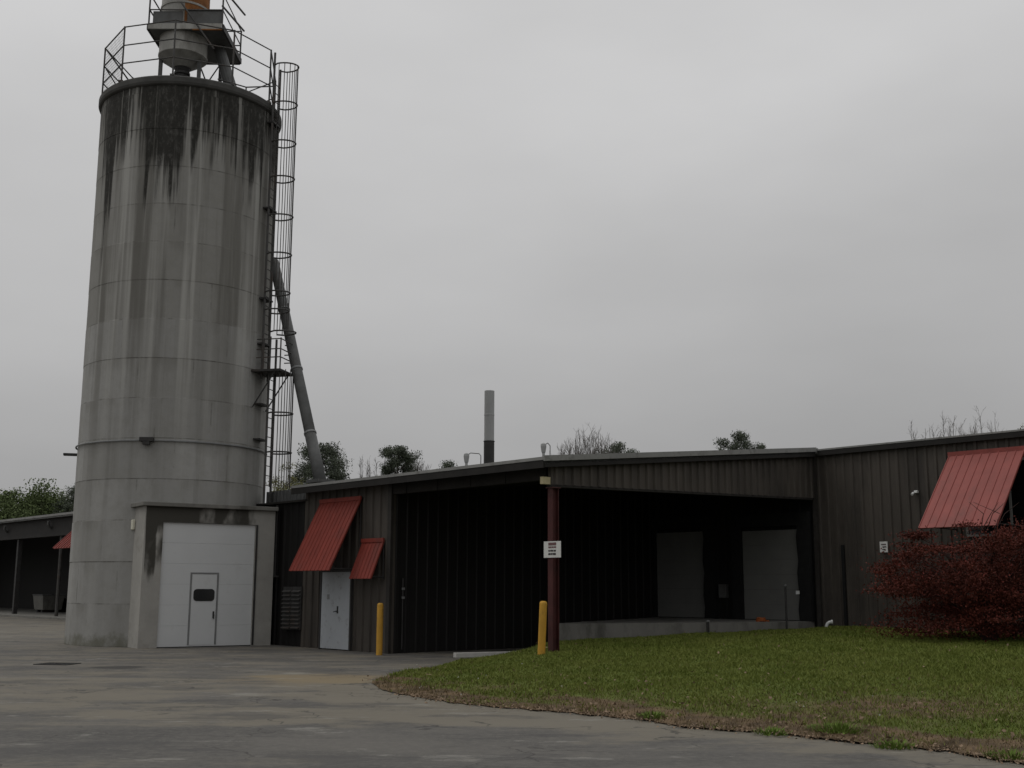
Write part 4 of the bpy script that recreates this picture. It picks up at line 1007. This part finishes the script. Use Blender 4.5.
# ------------------------------------------------------------------ trees
def limb(mb, p, d, ln, r, depth, ends, spread=.6, kids=3, shrink=.68, min_r=.012):
    q = p; pts = [Vector(p)]; rs = [r]; dd = Vector(d).normalized()
    for k in range(3):
        dd = (dd+Vector((random.uniform(-1, 1), random.uniform(-1, 1), random.uniform(-.3, .6)))*.12).normalized()
        q = q+dd*ln/3; pts.append(q.copy()); rs.append(max(min_r, r*(1-.16*(k+1))))
    mb.tube(pts, rs, 5 if depth < 2 else 4 if depth < 3 else 3, cap=False)
    if depth <= 0 or True: pass
    if limb.maxd <= depth: ends.append(q); return
    for k in range(kids):
        ax = Vector((random.uniform(-1, 1), random.uniform(-1, 1), random.uniform(-.25, .9))).normalized()
        nd = (dd+ax*spread).normalized(); st_ = pts[-1] if k < 2 else pts[random.randint(1, 2)]
        limb(mb, st_, nd, ln*shrink*random.uniform(.75, 1.2), max(min_r, rs[-1]*.68), depth+1, ends, spread, kids, shrink, min_r)
limb.maxd = 3
def tree(name, loc, h, crown_w, kind, mt, label, group, seed, trunk_frac=.35, n=2600, ls=.22):
    random.seed(seed)
    t = thing(name, loc, label, 'tree', group); n = int(n*4.5)
    loc = Vector(loc); mb = MB(); ends = []
    def fit():
        a = np.array(mb.v); top = a[:, 2].max()-loc.z; rad = np.percentile(np.hypot(a[:, 0]-loc.x, a[:, 1]-loc.y), 98)
        a[:, 2] = loc.z+h*np.clip((a[:, 2]-loc.z)/top, 0, 1)**(.5 if kind == 'bare' else .72); f = crown_w*.5/rad; a[:, 0] = loc.x+(a[:, 0]-loc.x)*f; a[:, 1] = loc.y+(a[:, 1]-loc.y)*f
        mb.v = [tuple(q) for q in a]
    def rv(k=1.0): return Vector((random.uniform(-k, k), random.uniform(-k, k), random.uniform(-k, k)))
    def twigs(a, b, n_, ln_, r_):
        for q in range(n_):
            o = a.lerp(b, random.uniform(.3, 1.0)); dd = ((b-a).normalized()+rv(.55)+Z*.25).normalized(); e = o+dd*ln_*random.uniform(.5, 1.2)
            mb.tube([o, o.lerp(e, .5)+rv(.05), e], [r_, r_*.8, r_*.5], 3, cap=False)
            for q2 in range(2):
                o2 = o.lerp(e, random.uniform(.3, .9)); mb.tube([o2, o2+((e-o).normalized()+rv(.7)).normalized()*ln_*.45], [r_*.7, r_*.45], 3, cap=False)
    if kind == 'bare':
        fork = loc+Z*h*.42; mb.tube([loc, loc+Z*h*.2, fork], [h*.018, h*.015, h*.012], 7)
        for k in range(80):
            a = k*2.4; f = math.sqrt((k+.5)/80); e = loc+Vector((math.cos(a)*f*crown_w*.5, math.sin(a)*f*crown_w*.5, h*(.965-.20*f*f)+random.uniform(-.3, .3)))
            mid = fork.lerp(e, .5)+Vector((math.cos(a), math.sin(a), 0))*f*crown_w*.10+rv(.25)
            mb.tube([fork, mid, e], [.06, .03, .012], 4, cap=False); twigs(mid, e, 9, h*.07, .012)
        mb.build('trunk', M['twig'], t); return t
    if kind == 'bare_upright':
        for k in range(11):
            o = loc+Vector((random.uniform(-1, 1), random.uniform(-1, 1), 0))*crown_w*.42; e = o+Vector((random.uniform(-.25, .25), random.uniform(-.25, .25), h*random.uniform(.86, 1.0)))
            mid = o.lerp(e, .55)+rv(.12); mb.tube([o, mid, e], [.06, .04, .012], 4, cap=False); twigs(mid, e, 16, h*.06, .011)
        mb.build('trunk', M['twig'], t); return t
    if kind == 'pine':
        mb.tube([loc, loc+Z*h*.5, loc+Z*h*.97], [h*.02, h*.014, .02], 7); cl = []
        nb = 46
        for k in range(nb):
            f = .28+.70*k/nb; z = h*f; reach = crown_w*.5*math.sqrt(max(.02, 1-((f-.5)/.52)**2))*random.uniform(.55, 1.12)
            a = k*2.4+random.uniform(-.4, .4); e = loc+Vector((math.cos(a)*reach, math.sin(a)*reach, z+reach*random.uniform(.15, .5)))
            mb.tube([loc+Z*z*.97, (loc+Z*z*.97).lerp(e, .6)-Z*.05*reach, e], [.05, .035, .015], 4, cap=False)
            for q in range(5): cl.append(((loc+Z*z).lerp(e, .45+.62*random.random()), reach))
        mb.build('trunk', M['bark'], t)
        m_ = n//len(cl)+1
        P = np.concatenate([np.array(c)[None]+np.clip(RNG.normal(size=(m_, 3)), -1.9, 1.9)*np.array([.25, .25, .19])*(crown_w/4.5) for c, _ in cl])
        Vq, Fq = quads(P, ls*.5*(.5+RNG.random(len(P))), aspect=.5)
    elif kind == 'cone':
        mb.tube([loc, loc+Z*h*.5, loc+Z*h*.96], [h*.018, h*.011, .02], 7); cl = []
        nb = 70
        for k in range(nb):
            f = .12+.85*k/nb; z = h*f; reach = crown_w*.5*(1-f)**.75*1.25*random.uniform(.6, 1.15); a = k*2.4+random.uniform(-.5, .5)
            e = loc+Vector((math.cos(a)*reach, math.sin(a)*reach, z+.12*reach)); mb.tube([loc+Z*z, e], [.04, .012], 4, cap=False)
            for q in range(4): cl.append((loc+Z*z).lerp(e, .35+.68*random.random()))
        mb.build('trunk', M['bark'], t)
        m_ = n//len(cl)+1
        P = np.concatenate([np.array(c)[None]+np.clip(RNG.normal(size=(m_, 3)), -1.9, 1.9)*np.array([.24, .24, .17])*(crown_w/4) for c in cl])
        Vq, Fq = quads(P, ls*.5*(.5+RNG.random(len(P))), aspect=.5)
    else:
        limb.maxd = 3
        limb(mb, loc, (random.uniform(-.06, .06), 0, 1), h*trunk_frac, h*.02, 0, ends, .7, 4, .70, .02)
        mb.build('trunk', M['bark'], t)
        E = np.array([tuple(e) for e in ends]); c0 = np.array(loc)
        # fit the limb ends into the crown box
        z0, z1 = E[:, 2].min(), E[:, 2].max(); E[:, 2] = c0[2]+h*.34+(E[:, 2]-z0)/(z1-z0+1e-6)*h*.62
        rr = np.hypot(E[:, 0]-c0[0], E[:, 1]-c0[1]); f = crown_w*.5/max(rr.max(), .1); E[:, :2] = c0[:2]+(E[:, :2]-c0[:2])*f
        extra = RNG.normal(size=(40, 3)); extra /= np.linalg.norm(extra, axis=1)[:, None]; extra *= (RNG.random((40, 1))**.4)*np.array([crown_w*.46, crown_w*.46, h*.29]); extra += c0+np.array([0, 0, h*.66])
        E = np.concatenate([E, extra])
        m_ = n//len(E)+1; sg = crown_w*.075
        P = np.concatenate([e[None]+np.clip(RNG.normal(size=(m_, 3)), -1.9, 1.9)*np.array([sg, sg, sg*.75])*RNG.uniform(.6, 1.3) for e in E])
        Vq, Fq = quads(P, ls*.5*(.5+RNG.random(len(P))), aspect=.8)
    fast_mesh('crown', Vq, Fq, mt, t)
    return t
def place(px, D): p = at(px, 590, D); return Vector((p.x, D, 0))
def htop(px, y, D): return at(px, y, D).z
G1 = 'trees behind the far shed'; G2 = 'trees beyond the warehouse roof'
def T(name, px, ytop, D, w, kind, mt, label, group, seed, **k): return tree(name, place(px, D), htop(px, ytop, D), w, kind, mt, label, group, seed, **k)
T('broadleaf_tree', 30, 485, 100, 7.5, 'round', M['leaf_green'], 'rounded green tree behind the shed, highest of the trees left of the silo', G1, 3, n=7000, ls=.34)
T('broadleaf_tree', 4, 490, 104, 6.5, 'round', M['leaf_green'], 'green tree behind the shed at the left edge, left of the highest rounded one', G1, 4, n=6000, ls=.34)
T('conifer', 57, 500, 98, 4.5, 'cone', M['leaf_dark'], 'small pointed dark conifer between the rounded tree and the silo', G1, 5, n=5000, ls=.3)
T('pine_tree', 79, 488, 96, 5.0, 'pine', M['leaf_dark'], 'dark pine half hidden behind the left side of the silo', G1, 6, n=5000, ls=.3)
T('broadleaf_tree', -45, 483, 104, 9, 'round', M['leaf_green'], 'green tree behind the shed, outside the left edge of the picture', G1, 8, n=5000, ls=.36)
T('pine_tree', 316, 448, 78, 5.4, 'pine', M['leaf_pine'], 'broad dark pine behind the foot of the slanting pipe', G2, 9, n=9000, ls=.26)
T('shrubby_tree', 287, 460, 74, 2.8, 'round', M['leaf_spring'], 'small yellow-green tree seen through the ladder cage', G2, 10, n=3000, ls=.16)
T('bare_tree', 366, 456, 82, 4.0, 'bare_upright', None, 'thin leafless tree between the two dark evergreens at the left end of the warehouse roof', G2, 11)
T('pine_tree', 395, 446, 80, 3.9, 'pine', M['leaf_pine'], 'dense tufted pine above the roof, halfway between pipe and chimney', G2, 12, n=9000, ls=.24)
T('bare_tree', 413, 458, 85, 3.0, 'bare', None, 'small leafless tree just right of the tufted pine', G2, 13)
T('conifer', 447, 458, 80, 4.0, 'cone', M['leaf_dark'], 'tiny dark treetop just left of the roof vent and chimney', G2, 14, n=3500, ls=.24)
T('bare_tree', 590, 432, 78, 5.6, 'bare', None, 'spreading leafless tree above the canopy roof right of the red column', G2, 15)
T('pine_tree', 617, 444, 82, 4.4, 'pine', M['leaf_pine'], 'low dark pine top touching the spreading leafless tree', G2, 16, n=5000, ls=.25)
T('pine_tree', 741, 434, 80, 4.2, 'pine', M['leaf_pine'], 'flat topped pine above the canopy roof, left of the leafless thicket', G2, 17, n=6000, ls=.25)
T('pine_tree', 765, 443, 86, 2.4, 'pine', M['leaf_pine'], 'little pine tip close to the right of the flat topped pine', G2, 18, n=3000, ls=.22)
for i, (px, y, lab) in enumerate(((938, 418, 'leafless upright tree above the roof, leftmost of the thin ones above the faded awning'), (968, 420, 'leafless upright tree above the roof, middle of the thin ones above the faded awning'), (998, 415, 'leafless upright tree above the roof beside the yellow-green one'))):
    T('bare_tree', px, y, 84+i*3, 3.6, 'bare_upright', None, lab, G2, 20+i)
T('broadleaf_tree', 1022, 421, 82, 4.4, 'round', M['leaf_spring'], 'yellow-green tree above the roof at the right edge', G2, 25, n=3000, ls=.22)

# ------------------------------------------------------------------ red maple shrub
random.seed(31)
sp = at(988, 620, 27.3); sp.z = lawn_z(sp.x, sp.y)-.02
shrub = thing('maple_shrub', sp, 'wide dark red leaved maple shrub on the lawn under the faded red awning', 'shrub')
mb = MB(); pads = []
for k in range(16):
    a = k*2.399; tilt = random.uniform(.35, 1.25); reach = random.uniform(1.0, 2.4); hgt = random.uniform(1.3, 3.0)*(1-.08*(reach-1.0))
    e = sp+Vector((math.cos(a)*reach, math.sin(a)*reach*.8, hgt)); mid = sp+Vector((math.cos(a)*reach*.35, math.sin(a)*reach*.3, hgt*.62))
    mb.tube([sp+Vector((math.cos(a)*.08, math.sin(a)*.08, 0)), mid, mid.lerp(e, .55)+Z*.08, e], [.045, .032, .02, .010], 5, cap=False)
    for q in range(6):
        c = mid.lerp(e, random.uniform(.25, 1.08))+Vector((random.uniform(-.35, .35), random.uniform(-.3, .3), random.uniform(-.25, .12)))
        mb.tube([mid.lerp(e, .5), c, c+Vector((random.uniform(-.3, .3), random.uniform(-.3, .3), random.uniform(-.05, .2)))], [.012, .008, .004], 3, cap=False)
        pads.append((c, random.uniform(.22, .48)))
for k in range(115):   # drooping skirts
    a = random.uniform(0, 6.28); r = random.uniform(.3, 2.3); pads.append((sp+Vector((math.cos(a)*r, math.sin(a)*r*.8, random.uniform(.15, 1.7)*(1.1-.22*r/2.2))), random.uniform(.2, .4)))
for k in range(5):    # bare twigs that stand out above
    q = sp+Vector((random.uniform(-.2, .5), -.3, 2.6)); mb.tube([q, q+Vector((random.uniform(-.3, .3), 0, .35)), q+Vector((random.uniform(-.6, .6), 0, .62))], [.012, .009, .004], 4, cap=False)
for k in range(70):   # feathery outer sprays
    a = random.uniform(0, 6.28); r = random.uniform(1.2, 2.5); zz = random.uniform(.7, 2.9)*(1.15-.16*r)
    c = sp+Vector((math.cos(a)*r, math.sin(a)*r*.8, zz)); b0 = sp+Vector((math.cos(a)*r*.45, math.sin(a)*r*.36, zz*.75))
    mb.tube([b0, b0.lerp(c, .6)+Z*.06, c, c+Vector((math.cos(a)*.2, math.sin(a)*.2, random.uniform(-.05, .15)))], [.014, .010, .006, .003], 3, cap=False); pads.append((c, random.uniform(.12, .24)))
mb.build('stems', M['twig_red'], shrub)
P = np.concatenate([np.array(c)[None]+RNG.normal(size=(int(130+200*RNG.random()), 3))*np.array([s, s, s*.24]) for c, s in pads])
P = P[P[:, 2] > sp.z+.05]
k = RNG.random(len(P)) < .90
Vq, Fq = quads(P[k], .045+.032*RNG.random(k.sum()), up=-.0, aspect=.6); fast_mesh('foliage', Vq, Fq, M['leaf_red'], shrub)
Vq, Fq = quads(P[~k]+np.array([0, -.05, .05]), .045+.03*RNG.random((~k).sum()), aspect=.6); fast_mesh('bright_foliage', Vq, Fq, M['leaf_red_bright'], shrub)

# ------------------------------------------------------------------ weeds and flowers in the verge
def weed(px, py, r, n, label):
    p = gnd(px, py, .12); p.z = lawn_z(p.x, p.y); t = thing('weed_clump', p, label, 'weed', 'bright weed clumps on the verge')
    V_, F_ = [], []
    for k in range(n):
        a = random.random()*6.283; rr = r*math.sqrt(random.random()); b = p+Vector((math.cos(a)*rr, math.sin(a)*rr, -.01)); ln2 = random.uniform(.04, .11)*(1.15-rr/r*.7); w = random.uniform(.008, .018)
        o = Vector((math.cos(a)*ln2*.5+random.uniform(-.04, .04), math.sin(a)*ln2*.5+random.uniform(-.04, .04), ln2)); s = Vector((-math.sin(a), math.cos(a), 0))*w
        i = len(V_); V_ += [tuple(b-s*.5), tuple(b+s*.5), tuple(b+o*.55+s), tuple(b+o)]; F_.append((i, i+1, i+2, i+3))
    fast_mesh('leaves', np.array(V_), np.array(F_), M['weed'], t)
weed(837, 725, .38, 620, 'bright green weed clump, widest one on the verge, below the middle of the lawn')
weed(893, 737, .24, 260, 'bright green weed clump near the road, second from the right end')
weed(772, 725, .22, 200, 'bright green weed clump left of the widest one')
weed(652, 711, .22, 200, 'bright green weed clump on the verge below the right dock door, leftmost of all')
weed(1010, 748, .26, 240, 'bright green weed clump at the right edge of the lawn')
# dandelion clocks: uncountable pale specks
Pf = []
for k in range(85):
    c = RNG.choice(len(LP)); x, y, z = LP[c]
    if kd_l.ravel()[c] < 3.2 and x < 14: Pf.append((x+random.uniform(-.1, .1), y+random.uniform(-.1, .1), z+random.uniform(.04, .13)))
Pf = np.array(Pf); Vq, Fq = quads(np.repeat(Pf, 2, 0), .030, aspect=1.0)
fl = fast_mesh('dandelions', Vq, Fq, mat('pale_seed_heads', (.38, .37, .33), .9, .1, 5)); fl['kind'] = 'stuff'
# leaf litter and gravel along the road edge
n_ = 2600; ks = 45+RNG.random(n_)*(NK-47); k0_ = ks.astype(int); fr = (ks-k0_)[:, None]
Pb = Fr[k0_]*(1-fr)+Fr[k0_+1]*fr; Pb[:, 1] += RNG.normal(size=n_)*.12+.05; Pb[:, 0] += RNG.normal(size=n_)*.15
Pb[:, 2] = .02+.03*RNG.random(n_)
Vq, Fq = quads(Pb, .02+.035*RNG.random(n_), up=.5, aspect=.7)
m2 = 700; cc = RNG.choice(len(LP), m2, p=(np.exp(-kd_l.ravel()/1.6)*(LP[:, 0] < 15)*(LP[:, 0] > .8)+.02)/np.sum(np.exp(-kd_l.ravel()/1.6)*(LP[:, 0] < 15)*(LP[:, 0] > .8)+.02)); P2 = LP[cc]+np.stack([RNG.normal(size=m2)*.15, RNG.normal(size=m2)*.15, .02+.05*RNG.random(m2)], 1)
V2, F2 = quads(P2, .03+.05*RNG.random(m2), up=.3, aspect=.7); Fq = np.concatenate([Fq, F2+len(Vq)]); Vq = np.concatenate([Vq, V2])
lt = fast_mesh('leaf_litter', Vq, Fq, mat('brown_leaf_litter', (.21, .15, .10), .9, .5, 9, world=True)); lt['kind'] = 'stuff'

# ------------------------------------------------------------------ sky and light
EL, RO = R_(62), R_(-75)
w = bpy.data.worlds.new('World'); S.world = w; w.use_nodes = True
nt = w.node_tree; N = nt.nodes; K = nt.links; bg = N['Background']
sky = N.new('ShaderNodeTexSky'); sky.sky_type = 'NISHITA'; sky.sun_disc = False; sky.sun_elevation = EL; sky.sun_rotation = RO; sky.dust_density = 4
hsv = N.new('ShaderNodeHueSaturation'); hsv.inputs['Saturation'].default_value = .05; K.new(sky.outputs[0], hsv.inputs['Color'])
tc = N.new('ShaderNodeTexCoord'); sep = N.new('ShaderNodeSeparateXYZ'); K.new(tc.outputs['Generated'], sep.inputs[0])
rp = N.new('ShaderNodeValToRGB'); K.new(sep.outputs['Z'], rp.inputs['Fac'])
cr = rp.color_ramp
def gcol(v): return (v*1.0, v*.997, v*1.002, 1)
SKY = [(0.0, .30), (.10, .325), (.22, .40), (.36, .48), (.6, .58), (1.0, .66)]
cr.elements[0].position = 0; cr.elements[0].color = gcol(SKY[0][1]); cr.elements[1].position = 1; cr.elements[1].color = gcol(SKY[-1][1])
for p_, v_ in SKY[1:-1]: e = cr.elements.new(p_); e.color = gcol(v_)
mp = N.new('ShaderNodeMapping'); mp.inputs['Scale'].default_value = (1, 1, 2.6); mp.inputs['Location'].default_value = (.35, .1, .2); K.new(tc.outputs['Generated'], mp.inputs[0])
no = N.new('ShaderNodeTexNoise'); no.inputs['Scale'].default_value = 2.1; no.inputs['Detail'].default_value = 5; no.inputs['Roughness'].default_value = .45; K.new(mp.outputs[0], no.inputs['Vector'])
mr = N.new('ShaderNodeMapRange'); mr.inputs['From Min'].default_value = .3; mr.inputs['From Max'].default_value = .7; mr.inputs['To Min'].default_value = .87; mr.inputs['To Max'].default_value = 1.10; K.new(no.outputs['Fac'], mr.inputs['Value'])
mul = N.new('ShaderNodeMix'); mul.data_type = 'RGBA'; mul.blend_type = 'MULTIPLY'; mul.inputs['Factor'].default_value = 1
K.new(rp.outputs[0], mul.inputs[6]); K.new(mr.outputs[0], mul.inputs[7])
gain = N.new('ShaderNodeVectorMath'); gain.operation = 'SCALE'; gain.inputs['Scale'].default_value = 10.0; K.new(mul.outputs[2], gain.inputs[0])
mx = N.new('ShaderNodeMix'); mx.data_type = 'RGBA'; mx.inputs['Factor'].default_value = .88     # thick cloud over the Nishita sky
K.new(hsv.outputs[0], mx.inputs[6]); K.new(gain.outputs[0], mx.inputs[7])
K.new(mx.outputs[2], bg.inputs['Color']); bg.inputs['Strength'].default_value = .1

sl = bpy.data.lights.new('sun', 'SUN'); sl.energy = .6; sl.angle = R_(40); sl.color = (1, .97, .92)
so = bpy.data.objects.new('sun', sl); COL.objects.link(so); so.location = (0, 0, 60)
sd = Vector((math.sin(RO)*math.cos(EL), math.cos(RO)*math.cos(EL), math.sin(EL)))
so.rotation_euler = sd.to_track_quat('Z', 'Y').to_euler()

S.view_settings.view_transform = 'Standard'; S.view_settings.look = 'None'
S.view_settings.exposure = 0.19; S.view_settings.gamma = 1; S.view_settings.use_curve_mapping = False
S.cycles.filter_width = 1.5
S.cycles.max_bounces = 6
